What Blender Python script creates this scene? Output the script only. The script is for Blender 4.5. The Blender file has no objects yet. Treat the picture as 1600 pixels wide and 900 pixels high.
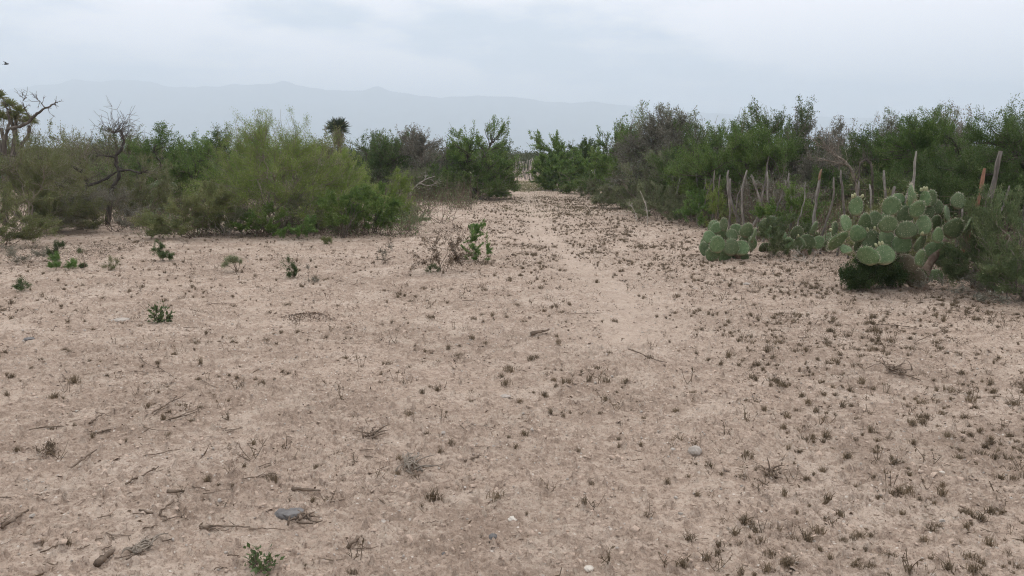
import bpy, math, random
import numpy as np
R = math.radians
scene = bpy.context.scene
COL = scene.collection

# ------------------------------------------------------------------ camera model
F = 1256.0                      # focal length in px of the 1600 px wide photograph
PITCH = math.atan((450-240)/F)
CP, SP = math.cos(PITCH), math.sin(PITCH)
EYE = 1.6

def gY(py):                     # distance at which the ground shows at row py
    v = (450-py)/F
    return EYE*(CP+v*SP)/(SP-v*CP)
def depth(Y, z=0.0): return Y*CP+(EYE-z)*SP
def gX(px, Y, z=0.0): return (px-800)/F*depth(Y, z)
def zAt(py, Y):
    v = (450-py)/F
    return EYE+Y*(-SP+v*CP)/(CP+v*SP)
def P3(px, py, Y):
    z = zAt(py, Y)
    return np.array((gX(px, Y, z), Y, z))

# ------------------------------------------------------------------ numpy noise
def _h(ix, iy, s):
    h = (ix.astype(np.int64)*374761393 + iy.astype(np.int64)*668265263 + s*2147483647) & 0xFFFFFFFF
    h = ((h ^ (h >> 13))*1274126177) & 0xFFFFFFFF
    h = ((h ^ (h >> 16))*2246822519) & 0xFFFFFFFF
    return ((h ^ (h >> 15)) & 0xFFFFFF)/float(0xFFFFFF)
def gnoise(x, y, s=0):
    x = np.asarray(x, float); y = np.asarray(y, float)
    ix = np.floor(x); iy = np.floor(y); fx = x-ix; fy = y-iy
    def g(dx, dy):
        a = _h(ix+dx, iy+dy, s)*2*np.pi
        return np.cos(a)*(fx-dx)+np.sin(a)*(fy-dy)
    u = fx*fx*fx*(fx*(fx*6-15)+10); v = fy*fy*fy*(fy*(fy*6-15)+10)
    return 1.4*((g(0, 0)*(1-u)+g(1, 0)*u)*(1-v)+(g(0, 1)*(1-u)+g(1, 1)*u)*v)
def fbm(x, y, s=0, o=4, gain=.5):
    r = 0; a = 1; t = 0
    for k in range(o):
        r = r+a*gnoise(x*2**k+17.3*k, y*2**k-9.1*k, s+k*13); t += a; a *= gain
    return r/t
def worley(x, y, s=0):
    ix = np.floor(x); iy = np.floor(y)
    f1 = np.full(x.shape, 9.); f2 = np.full(x.shape, 9.); cid = np.zeros(x.shape)
    gx = np.zeros(x.shape); gy = np.zeros(x.shape)
    for dx in (-1, 0, 1):
        for dy in (-1, 0, 1):
            jx = ix+dx+_h(ix+dx, iy+dy, s); jy = iy+dy+_h(ix+dx, iy+dy, s+7)
            d = np.hypot(jx-x, jy-y); c = _h(ix+dx, iy+dy, s+3)
            n = d < f1
            f2 = np.where(n, f1, np.minimum(f2, d)); cid = np.where(n, c, cid)
            gx = np.where(n, x-jx, gx); gy = np.where(n, y-jy, gy); f1 = np.where(n, d, f1)
    return f1, f2, cid, gx, gy
def sstep(a, b, x):
    t = np.clip((x-a)/(b-a), 0, 1); return t*t*(3-2*t)

# ------------------------------------------------------------------ terrain
TRACK = [(gX(px, gY(py)), gY(py)) for px, py in
         [(818, 285), (822, 305), (832, 330), (852, 370), (900, 410), (955, 445), (985, 490), (975, 530)]]
MOUNDS = [(gX(258, gY(508)), gY(512), .45, .05), (gX(710, gY(430)), gY(430), .6, .06), (gX(480, gY(497)), gY(497), .22, .03),
          (gX(1440, 9.3), 9.4, 1.0, .03), (gX(1140, 12.0), 12.0, .7, .04), (gX(1040, gY(540)), gY(540), .8, .03), (gX(1060, gY(600)), gY(600), .6, .03)]
def track_dist(x, y):
    d = np.full(np.shape(x), 1e9)
    for (ax, ay), (bx, by) in zip(TRACK[:-1], TRACK[1:]):
        t = np.clip(((x-ax)*(bx-ax)+(y-ay)*(by-ay))/((bx-ax)**2+(by-ay)**2), 0, 1)
        d = np.minimum(d, np.hypot(x-ax-t*(bx-ax), y-ay-t*(by-ay)))
    return d
def height(x, y):
    x = np.asarray(x, float); y = np.asarray(y, float)
    r = np.hypot(x, y)
    h = (.06*fbm(x/4.5, y/4.5, 1, 3)+.018*fbm(x/.9, y/.9, 5, 3))*np.clip(60/np.maximum(r, 60), .0, 1)
    td = track_dist(x, y)
    h = h-.025*np.exp(-(td/.35)**2)+.012*np.exp(-((td-.7)/.25)**2)
    for mx, my, mr, mh in MOUNDS:
        h = h+mh*np.exp(-((x-mx)**2+(y-my)**2)/mr**2)
    return h
def hz(x, y): return float(height(np.array([x]), np.array([y]))[0])
def crust_layer(x, y):
    k = fbm(x/.35, y/.3, 51, 4, .6); q = k*9+.5*fbm(x/.06, y/.06, 55, 2); fl = np.floor(q)
    k2 = fbm(x/.12, y/.10, 52, 4, .65); q2 = k2*5; f2 = np.floor(q2)
    return .5*_h(fl, fl*0+3, 9)+.5*_h(f2, f2*0+5, 11)
def micro(x, y):
    wx = x+.06*fbm(x/.25, y/.25, 21, 2); wy = y+.06*fbm(x/.25, y/.25, 22, 2)
    f1, f2, c, gx, gy = worley(wx/.11, wy/.085, 3)
    edge = f2-f1
    crust = sstep(-.12, .22, fbm(x/1.1, y/1.1, 31, 3))
    ang = c*6.283
    plate = .006*(c-.5)+.010*(gx*np.cos(ang)+gy*np.sin(ang))-.008*(1-sstep(0, .14, edge))
    g1, g2, c2, hx, hy = worley(wx/.035, wy/.03, 8)
    m = crust*plate+(.35+.65*crust)*.0035*(c2-.5)
    m = m+.007*fbm(x/.16, y/.13, 41, 3)+.0035*fbm(x/.03, y/.03, 44, 2)
    k = fbm(x/.35, y/.3, 51, 4, .6)                   # little ledges of broken crust
    q = k*9+.5*fbm(x/.06, y/.06, 55, 2); fl = np.floor(q); m = m+.008*(fl+sstep(.0, .07, q-fl)-9*k)*sstep(-.25, .15, fbm(x/1.6, y/1.6, 57, 2))
    k2 = fbm(x/.12, y/.10, 52, 4, .65); q = k2*5; fl = np.floor(q); m = m+.0055*(fl+sstep(.0, .1, q-fl)-2.5*k2)
    cl = np.maximum(0, fbm(x/.05, y/.05, 61, 2)-.28)  # loose clods
    return 1.4*m+.10*cl

# ------------------------------------------------------------------ mesh helpers
def mk(name, V, Fq, mats, parent=None, midx=None, tint=None, smooth=False, loc=None):
    V = np.ascontiguousarray(V, np.float32); Fq = np.ascontiguousarray(Fq, np.int32)
    me = bpy.data.meshes.new(name)
    me.vertices.add(len(V)); me.vertices.foreach_set('co', V.ravel())
    n = len(Fq); me.loops.add(n*4); me.loops.foreach_set('vertex_index', Fq.ravel())
    me.polygons.add(n); me.polygons.foreach_set('loop_start', np.arange(n, dtype=np.int32)*4)
    if not isinstance(mats, (list, tuple)): mats = [mats]
    for m in mats: me.materials.append(m)
    if midx is not None: me.polygons.foreach_set('material_index', np.ascontiguousarray(midx, np.int32))
    if smooth: me.polygons.foreach_set('use_smooth', np.ones(n, bool))
    me.update(calc_edges=True); me.validate()
    if tint is not None and len(me.polygons) == n:
        a = me.attributes.new('tint', 'FLOAT', 'FACE'); a.data.foreach_set('value', np.ascontiguousarray(tint, np.float32))
    o = bpy.data.objects.new(name, me); COL.objects.link(o)
    if parent is not None: o.parent = parent
    if loc is not None: o.location = loc
    return o
def tag(o, label=None, cat=None, group=None, kind=None):
    if label: o['label'] = label
    if cat: o['category'] = cat
    if group: o['group'] = group
    if kind: o['kind'] = kind
    return o
def thing(name, label, cat, loc, group=None, rz=0):
    o = bpy.data.objects.new(name, None); COL.objects.link(o)
    o.empty_display_size = .1
    o.location = loc; o.rotation_euler = (0, 0, rz)
    return tag(o, label, cat, group)
def norm(a): return a/np.maximum(np.linalg.norm(a, axis=-1, keepdims=True), 1e-9)
def tubes(pts, rad, sides=3):
    """pts (N,k,3), rad (N,k) -> verts, quads"""
    pts = np.asarray(pts, float); N, k, _ = pts.shape
    rad = np.broadcast_to(np.asarray(rad, float), (N, k))
    t = norm(np.gradient(pts, axis=1))
    ref = np.where(np.abs(t[:, :1, 2:3]) > .9, np.array([1., 0, 0]), np.array([0, 0, 1.]))
    u = norm(np.cross(t, np.broadcast_to(ref, t.shape))); v = np.cross(t, u)
    a = np.arange(sides)/sides*2*np.pi
    V = pts[:, :, None]+rad[:, :, None, None]*(np.cos(a)[None, None, :, None]*u[:, :, None]+np.sin(a)[None, None, :, None]*v[:, :, None])
    i = np.arange(N)[:, None, None]*k*sides+np.arange(k-1)[None, :, None]*sides
    s0 = np.arange(sides)[None, None]; s1 = (s0+1) % sides
    Fq = np.stack([i+s0, i+s1, i+sides+s1, i+sides+s0], -1).reshape(-1, 4)
    V = V.reshape(-1, 3)
    # caps (quads folded from the end rings)
    if sides == 4:
        e = np.arange(N)*k*sides
        Fq = np.concatenate([Fq, (e+(k-1)*4)[:, None]+np.arange(4)[None], e[:, None]+np.array([[3, 2, 1, 0]])])
    elif sides >= 6 and sides % 2 == 0:
        e = np.arange(N)*k*sides+(k-1)*sides
        c = []
        for j in range(sides//2-1): c.append(np.stack([e+j, e+j+1, e+sides-2-j, e+sides-1-j], -1))
        e2 = np.arange(N)*k*sides
        for j in range(sides//2-1): c.append(np.stack([e2+sides-1-j, e2+sides-2-j, e2+j+1, e2+j], -1))
        Fq = np.concatenate([Fq]+c)
    return V, Fq
def join(parts):
    Vs, Fs, o = [], [], 0
    for V, Fq in parts:
        Vs.append(V); Fs.append(Fq+o); o += len(V)
    return np.concatenate(Vs), np.concatenate(Fs)
def bez(a, b, c, k):
    t = np.linspace(0, 1, k)[None, :, None]
    return (1-t)**2*a[:, None]+2*t*(1-t)*b[:, None]+t*t*c[:, None]
def resample(poly, k):
    poly = np.asarray(poly, float); n = len(poly)
    ext = np.concatenate([[2*poly[0]-poly[1]], poly, [2*poly[-1]-poly[-2]]])
    ts = np.linspace(0, n-1-1e-6, k); i = ts.astype(int); f = (ts-i)[:, None]
    p0, p1, p2, p3 = ext[i], ext[i+1], ext[i+2], ext[i+3]
    return .5*(2*p1+(p2-p0)*f+(2*p0-5*p1+4*p2-p3)*f*f+(3*p1-p0-3*p2+p3)*f**3)
def leaves(rng, p, d, L, wr, sides_up=.0):
    """diamond shaped leaves at p, pointing along d"""
    n = len(p); d = norm(d)
    s = norm(np.cross(d, rng.normal(size=(n, 3))+np.array([0, 0, sides_up])))
    w = np.cross(d, s)
    L = np.asarray(L)[:, None]
    m = p+d*L*.45+w*L*.06
    V = np.stack([p, m+s*L*wr*.5, p+d*L+w*L*-.08, m-s*L*wr*.5], 1).reshape(-1, 3)
    return V, np.arange(n*4).reshape(-1, 4)

# ------------------------------------------------------------------ materials
def newmat(name):
    m = bpy.data.materials.new(name); m.use_nodes = True
    nt = m.node_tree; nt.nodes.clear()
    return m, nt, nt.nodes.new('ShaderNodeOutputMaterial')
def N(nt, t, **kw):
    n = nt.nodes.new(t)
    for k, v in kw.items():
        if k in n.inputs: n.inputs[k].default_value = v
        else: setattr(n, k, v)
    return n
def mixc(nt, fac, a, b, mode='MIX'):
    n = nt.nodes.new('ShaderNodeMix'); n.data_type = 'RGBA'; n.blend_type = mode
    for s, v in ((0, fac), (6, a), (7, b)):
        if isinstance(v, bpy.types.NodeSocket): nt.links.new(v, n.inputs[s])
        elif s == 0: n.inputs[0].default_value = v
        else: n.inputs[s].default_value = (*v[:3], 1)
    return n.outputs[2]
def ramp(nt, sock, stops):
    n = nt.nodes.new('ShaderNodeMapRange'); n.interpolation_type = 'SMOOTHSTEP'
    nt.links.new(sock, n.inputs[0]); n.inputs[1].default_value = stops[0]; n.inputs[2].default_value = stops[1]
    n.inputs[3].default_value = stops[2] if len(stops) > 2 else 0; n.inputs[4].default_value = stops[3] if len(stops) > 3 else 1
    return n.outputs[0]
def noise(nt, vec, scale, detail=4, rough=.55):
    n = N(nt, 'ShaderNodeTexNoise', Scale=scale, Detail=detail, Roughness=rough)
    nt.links.new(vec, n.inputs['Vector']); return n.outputs[0]
def leafmat(name, a, b, c=None, trans=.3, rough=.55, spec=.25):
    m, nt, out = newmat(name)
    at = N(nt, 'ShaderNodeAttribute', attribute_name='tint')
    col = mixc(nt, at.outputs['Fac'], a, b)
    if c is not None:
        col = mixc(nt, ramp(nt, at.outputs['Fac'], (.86, .93)), col, c)
    oi = N(nt, 'ShaderNodeObjectInfo')
    hs = N(nt, 'ShaderNodeHueSaturation')
    nt.links.new(col, hs.inputs['Color'])
    nt.links.new(ramp(nt, oi.outputs['Random'], (0, 1, .85, 1.15)), hs.inputs['Value'])
    p = N(nt, 'ShaderNodeBsdfPrincipled', Roughness=rough); p.inputs['Specular IOR Level'].default_value = spec
    t = N(nt, 'ShaderNodeBsdfTranslucent')
    nt.links.new(hs.outputs[0], p.inputs['Base Color']); nt.links.new(hs.outputs[0], t.inputs['Color'])
    x = N(nt, 'ShaderNodeMixShader'); x.inputs[0].default_value = trans
    nt.links.new(p.outputs[0], x.inputs[1]); nt.links.new(t.outputs[0], x.inputs[2]); nt.links.new(x.outputs[0], out.inputs[0])
    return m
def woodmat(name, a, b, scale=14, stretch=.18, bump=.5):
    m, nt, out = newmat(name)
    tc = N(nt, 'ShaderNodeTexCoord')
    mp = N(nt, 'ShaderNodeMapping'); mp.inputs['Scale'].default_value = (1, 1, stretch)
    nt.links.new(tc.outputs['Object'], mp.inputs[0])
    n1 = noise(nt, mp.outputs[0], scale, 6, .65); n2 = noise(nt, tc.outputs['Object'], scale*.35, 4)
    col = mixc(nt, ramp(nt, n1, (.35, .65)), a, b)
    col = mixc(nt, ramp(nt, n2, (.4, .7, 0, .5)), col, tuple(x*.55 for x in a))
    p = N(nt, 'ShaderNodeBsdfPrincipled', Roughness=.85); p.inputs['Specular IOR Level'].default_value = .2
    bp = N(nt, 'ShaderNodeBump', Strength=bump, Distance=.02)
    nt.links.new(n1, bp.inputs['Height']); nt.links.new(bp.outputs[0], p.inputs['Normal'])
    nt.links.new(col, p.inputs['Base Color']); nt.links.new(p.outputs[0], out.inputs[0])
    return m
def plainmat(name, col, rough=.8, var=.25, scale=9):
    m, nt, out = newmat(name)
    tc = N(nt, 'ShaderNodeTexCoord')
    n1 = noise(nt, tc.outputs['Object'], scale, 6, .6)
    c = mixc(nt, ramp(nt, n1, (.3, .7)), tuple(x*(1-var) for x in col), tuple(x*(1+var) for x in col))
    p = N(nt, 'ShaderNodeBsdfPrincipled', Roughness=rough); p.inputs['Specular IOR Level'].default_value = .25
    bp = N(nt, 'ShaderNodeBump', Strength=.4, Distance=.01)
    nt.links.new(n1, bp.inputs['Height']); nt.links.new(bp.outputs[0], p.inputs['Normal'])
    nt.links.new(c, p.inputs['Base Color']); nt.links.new(p.outputs[0], out.inputs[0])
    return m

M = {}
M['lime'] = leafmat('lime_leaf', (.155, .225, .045), (.29, .365, .09), (.40, .41, .17))
M['olive'] = leafmat('olive_leaf', (.14, .165, .06), (.25, .265, .11), (.32, .29, .17))
M['green'] = leafmat('green_leaf', (.088, .16, .035), (.195, .275, .068), (.27, .325, .13))
M['deep'] = leafmat('deep_leaf', (.065, .115, .03), (.145, .205, .058), (.21, .245, .11))
M['bright'] = leafmat('bright_leaf', (.10, .18, .045), (.185, .28, .08), (.25, .32, .13))
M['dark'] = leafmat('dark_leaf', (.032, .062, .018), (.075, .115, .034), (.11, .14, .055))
M['dusty'] = leafmat('dusty_leaf', (.07, .105, .038), (.145, .185, .075), (.2, .22, .11))
M['pale'] = leafmat('pale_leaf', (.15, .18, .085), (.25, .27, .15), (.31, .30, .20))
M['grey'] = leafmat('grey_leaf', (.15, .148, .105), (.265, .25, .195), (.34, .32, .26), trans=.25)
M['plume'] = leafmat('plume_leaf', (.10, .145, .06), (.20, .24, .11), (.28, .29, .16))
M['dryleaf'] = leafmat('dry_leaf', (.10, .07, .045), (.20, .15, .105), (.36, .30, .22), trans=.1)
M['tuft'] = leafmat('tuft_blade', (.15, .112, .072), (.275, .212, .14), (.2, .19, .095), trans=.25)
M['grass'] = leafmat('green_grass', (.11, .125, .05), (.2, .19, .09), (.24, .21, .13), trans=.2)
M['yucca'] = leafmat('yucca_blade', (.05, .075, .045), (.10, .125, .075), (.18, .16, .11), trans=.1)
M['skirt'] = leafmat('dead_blade', (.17, .14, .075), (.27, .23, .14), trans=.1)
M['bark'] = woodmat('dark_bark', (.085, .068, .055), (.17, .145, .12))
M['blackbark'] = woodmat('black_bark', (.04, .033, .028), (.10, .085, .07))
M['twig'] = woodmat('grey_twig', (.21, .172, .135), (.37, .315, .255))
M['browntwig'] = woodmat('brown_twig', (.13, .095, .07), (.23, .175, .13))
M['whitetwig'] = woodmat('white_twig', (.38, .34, .29), (.55, .50, .44))
M['post'] = woodmat('grey_post', (.17, .15, .13), (.36, .33, .285), 22, .12, .8)
M['darkpost'] = woodmat('dark_post', (.12, .105, .09), (.25, .22, .19), 22, .12, .8)
M['redpost'] = woodmat('red_post', (.19, .095, .06), (.33, .18, .115), 22, .12, .8)
M['orange'] = woodmat('orange_wood', (.26, .16, .10), (.40, .27, .18))
M['stick'] = woodmat('stick_wood', (.12, .085, .06), (.26, .2, .15), 30)
M['straw'] = woodmat('straw_wood', (.26, .2, .14), (.42, .34, .25), 30)
M['cactuswood'] = woodmat('cactus_wood', (.15, .10, .075), (.25, .19, .14), 25, .5)
M['wire'] = plainmat('rusty_wire', (.13, .09, .07), .6)
M['fruit'] = plainmat('fruit_skin', (.36, .36, .20), .5, .3, 40)
M['spine'] = plainmat('spine_pale', (.55, .5, .38), .6)
M['greystone'] = plainmat('grey_stone', (.16, .15, .142), .8, .25, 30)
M['palestone'] = plainmat('pale_stone', (.40, .35, .30), .8, .2, 30)
M['whitestone'] = plainmat('white_stone', (.62, .56, .48), .8, .15, 30)
M['mound'] = plainmat('mound_soil', (.16, .115, .085), .95, .35, 60)
M['bird'] = plainmat('bird_black', (.02, .02, .022), .7)

def padmat(name, a, b, wax):
    m, nt, out = newmat(name)
    tc = N(nt, 'ShaderNodeTexCoord')
    oi = N(nt, 'ShaderNodeObjectInfo')
    n1 = noise(nt, tc.outputs['Object'], 5, 5); n2 = noise(nt, tc.outputs['Object'], 38, 4)
    col = mixc(nt, ramp(nt, n1, (.3, .7)), a, b)
    col = mixc(nt, ramp(nt, n2, (.55, .75, 0, .5)), col, wax)
    at = N(nt, 'ShaderNodeAttribute', attribute_name='tint')      # corky old skin near the joint
    col = mixc(nt, at.outputs['Fac'], col, (.2, .16, .1))
    hs = N(nt, 'ShaderNodeHueSaturation'); nt.links.new(col, hs.inputs['Color'])
    nt.links.new(ramp(nt, oi.outputs['Random'], (0, 1, .72, 1.25)), hs.inputs['Value'])
    nt.links.new(ramp(nt, oi.outputs['Random'], (0, 1, .485, .512)), hs.inputs['Hue'])
    vo = N(nt, 'ShaderNodeTexVoronoi', Scale=9.0, Randomness=.45); nt.links.new(tc.outputs['Object'], vo.inputs['Vector'])
    dots = ramp(nt, vo.outputs['Distance'], (.10, .17, 1, 0))
    col2 = mixc(nt, dots, hs.outputs[0], (.34, .31, .19))
    p = N(nt, 'ShaderNodeBsdfPrincipled', Roughness=.55); p.inputs['Specular IOR Level'].default_value = .3
    bp = N(nt, 'ShaderNodeBump', Strength=.5, Distance=.012)
    nt.links.new(dots, bp.inputs['Height']); nt.links.new(bp.outputs[0], p.inputs['Normal'])
    nt.links.new(col2, p.inputs['Base Color']); nt.links.new(p.outputs[0], out.inputs[0])
    return m
M['pad'] = padmat('cactus_pad', (.08, .125, .05), (.13, .178, .083), (.21, .235, .13))
M['oldpad'] = padmat('old_cactus_pad', (.15, .13, .08), (.2, .17, .11), (.24, .2, .14))

def soilmat():
    m, nt, out = newmat('dry_soil')
    tc = N(nt, 'ShaderNodeTexCoord'); v = tc.outputs['Object']
    big = noise(nt, v, .55, 5, .6); mid = noise(nt, v, 2.6, 6, .65); fine = noise(nt, v, 19, 6, .7); grit = noise(nt, v, 120, 4, .75)
    bare = noise(nt, v, .9, 7, .55)
    A, B, Cc = (.465, .36, .282), (.36, .275, .212), (.515, .413, .33)
    pit = noise(nt, v, 48, 6, .75)
    col = mixc(nt, ramp(nt, big, (.38, .62)), A, B)
    col = mixc(nt, ramp(nt, mid, (.50, .64, 0, .7)), col, Cc)
    col = mixc(nt, ramp(nt, mid, (.46, .32, 0, .5)), col, (.28, .207, .157))
    col = mixc(nt, ramp(nt, bare, (.55, .61, 0, .6)), col, (.54, .435, .35))
    cr = N(nt, 'ShaderNodeAttribute', attribute_name='crust')        # broken crust bares the darker soil below
    col = mixc(nt, ramp(nt, cr.outputs['Fac'], (.42, .30, 0, .5)), col, (.25, .183, .137))
    col = mixc(nt, ramp(nt, cr.outputs['Fac'], (.60, .74, 0, .5)), col, (.52, .425, .34))
    col = mixc(nt, ramp(nt, pit, (.55, .62, 0, .7)), col, (.19, .135, .098))
    col = mixc(nt, ramp(nt, pit, (.45, .36, 0, .5)), col, (.54, .445, .36))
    col = mixc(nt, ramp(nt, grit, (.56, .64, 0, .7)), col, (.16, .112, .083))
    col = mixc(nt, ramp(nt, grit, (.42, .32, 0, .5)), col, (.58, .49, .40))
    tr = N(nt, 'ShaderNodeAttribute', attribute_name='track')
    col = mixc(nt, tr.outputs['Fac'], col, (.50, .40, .32))
    vo = N(nt, 'ShaderNodeTexVoronoi', Scale=38.0); nt.links.new(v, vo.inputs['Vector'])
    sp = N(nt, 'ShaderNodeSeparateColor'); nt.links.new(vo.outputs['Color'], sp.inputs[0])
    peb = N(nt, 'ShaderNodeMath', operation='MULTIPLY')
    nt.links.new(ramp(nt, vo.outputs['Distance'], (.2, .3, 1, 0)), peb.inputs[0]); nt.links.new(ramp(nt, sp.outputs[0], (.93, .95)), peb.inputs[1])
    col = mixc(nt, peb.outputs[0], col, (.62, .55, .47))
    scr = N(nt, 'ShaderNodeAttribute', attribute_name='scrub')        # far plain: low grey-green scrub cover
    col = mixc(nt, scr.outputs['Fac'], col, (.09, .10, .06))
    p = N(nt, 'ShaderNodeBsdfPrincipled', Roughness=.95); p.inputs['Specular IOR Level'].default_value = .1
    b1 = N(nt, 'ShaderNodeBump', Strength=.8, Distance=.02); nt.links.new(fine, b1.inputs['Height'])
    b2 = N(nt, 'ShaderNodeBump', Strength=.7, Distance=.005); nt.links.new(grit, b2.inputs['Height']); nt.links.new(b1.outputs[0], b2.inputs['Normal'])
    nt.links.new(b2.outputs[0], p.inputs['Normal'])
    nt.links.new(col, p.inputs['Base Color']); nt.links.new(p.outputs[0], out.inputs[0])
    return m

# ------------------------------------------------------------------ ground sheet
def build_ground():
    th = np.concatenate([np.linspace(-50, 50, 960), np.linspace(50, 310, 90)[1:-1]])*math.pi/180
    r = np.concatenate([np.linspace(.3, 2.0, 14)[:-1], np.exp(np.arange(math.log(2.0), math.log(14), .0024)),
                        np.exp(np.arange(math.log(14), math.log(60), .009)), np.exp(np.arange(math.log(60), math.log(7400), .05)), [7400]])
    T, RR = np.meshgrid(th, r)
    x = RR*np.sin(T); y = RR*np.cos(T)
    z = height(x, y)
    near = RR < 45
    mz = np.zeros_like(z); mz[near] = micro(x[near], y[near])*(1-.65*np.exp(-(track_dist(x[near], y[near])/.28)**2))
    front = np.cos(T) > .6
    z = z+mz*np.where(front, 1, .3)
    nr, nt_ = x.shape
    V = np.stack([x, y, z], -1).reshape(-1, 3)
    i = np.arange(nr-1)[:, None]*nt_; j = np.arange(nt_)[None]; j1 = (j+1) % nt_
    Fq = np.stack([i+j, i+nt_+j, i+nt_+j1, i+j1], -1).reshape(-1, 4)[:, ::-1]
    c = len(V); V = np.concatenate([V, [[0, 0, hz(0, 0)]]])
    jj = np.arange(0, nt_-1, 2)
    cap = np.stack([np.full(len(jj), c), (jj+2) % nt_, jj+1, jj], -1)
    Fq = np.concatenate([Fq, cap[:, ::-1][:, ::-1]])
    o = mk('ground', V, Fq, soilmat(), smooth=True)
    tag(o, 'bare pale tan soil of the clearing, cracked and dry', 'ground', kind='structure')
    td = track_dist(V[:, 0], V[:, 1])*.62
    wob = .5+.5*fbm(V[:, 0]/.5, V[:, 1]/.5, 77, 3)
    tr = np.clip(np.exp(-(td/.42)**2)*(.1+.7*wob), 0, .5)
    a = o.data.attributes.new('track', 'FLOAT', 'POINT'); a.data.foreach_set('value', tr.astype(np.float32))
    rr = np.hypot(V[:, 0], V[:, 1])
    a = o.data.attributes.new('crust', 'FLOAT', 'POINT'); cl = np.full(len(V), .5); nn = rr < 40; cl[nn] = crust_layer(V[nn, 0], V[nn, 1]); a.data.foreach_set('value', cl.astype(np.float32))
    a = o.data.attributes.new('scrub', 'FLOAT', 'POINT'); a.data.foreach_set('value', (sstep(70, 160, rr)*.9).astype(np.float32))
build_ground()

# ------------------------------------------------------------------ plant generator
def kcent(rng, P, k, it=3):
    k = max(1, min(k, len(P)))
    C = P[rng.choice(len(P), k, replace=False)]
    for _ in range(it):
        lab = np.argmin(((P[:, None]-C[None])**2).sum(-1), 1)
        for j in range(k):
            s = P[lab == j]
            if len(s): C[j] = s.mean(0)
    lab = np.argmin(((P[:, None]-C[None])**2).sum(-1), 1)
    return C, lab
def n3(p, s): return fbm(p[:, 0]+.37*p[:, 2], p[:, 1]*.9-.71*p[:, 2], s, 2)+.6*gnoise(p[:, 0]-p[:, 2], p[:, 2]*1.1+p[:, 1], s+5)

LAIK = 1.7
STY = {   # low: bottom of the crown / main, branch, twig counts per silhouette m2 / leaf ratio, clumping, spread, upward pull
  'tree':  dict(low=.12, main=5, br=26, tw=95, lai=2.3, wr=.42, spread=.05, up=.35, gap=.0, shell=.5, trunk=.05, drop=.0, shoot=10, base=.18),
  'bush':  dict(low=.02, main=12, br=24, tw=110, lai=2.5, wr=.42, spread=.04, up=.4, gap=-.08, shell=.5, trunk=.02, drop=.0, shoot=8, base=.25),
  'broom': dict(low=.03, main=16, br=32, tw=200, lai=1.7, wr=.24, spread=.035, up=.9, gap=-.15, shell=.6, trunk=.022, drop=.0, shoot=18, base=.25),
  'wisp':  dict(low=.03, main=12, br=26, tw=190, lai=.9, wr=.28, spread=.04, up=.6, gap=-.05, shell=.7, trunk=.018, drop=.0, shoot=12, base=.3),
  'thin':  dict(low=.12, main=6, br=26, tw=150, lai=1.0, wr=.5, spread=.05, up=.4, gap=.05, shell=.6, trunk=.04, drop=.0, shoot=12, base=.2),
  'bare':  dict(low=.08, main=8, br=26, tw=150, lai=.25, wr=.4, spread=.05, up=.4, gap=-.1, shell=.8, trunk=.025, drop=.0, shoot=6, base=.25),
}
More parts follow.
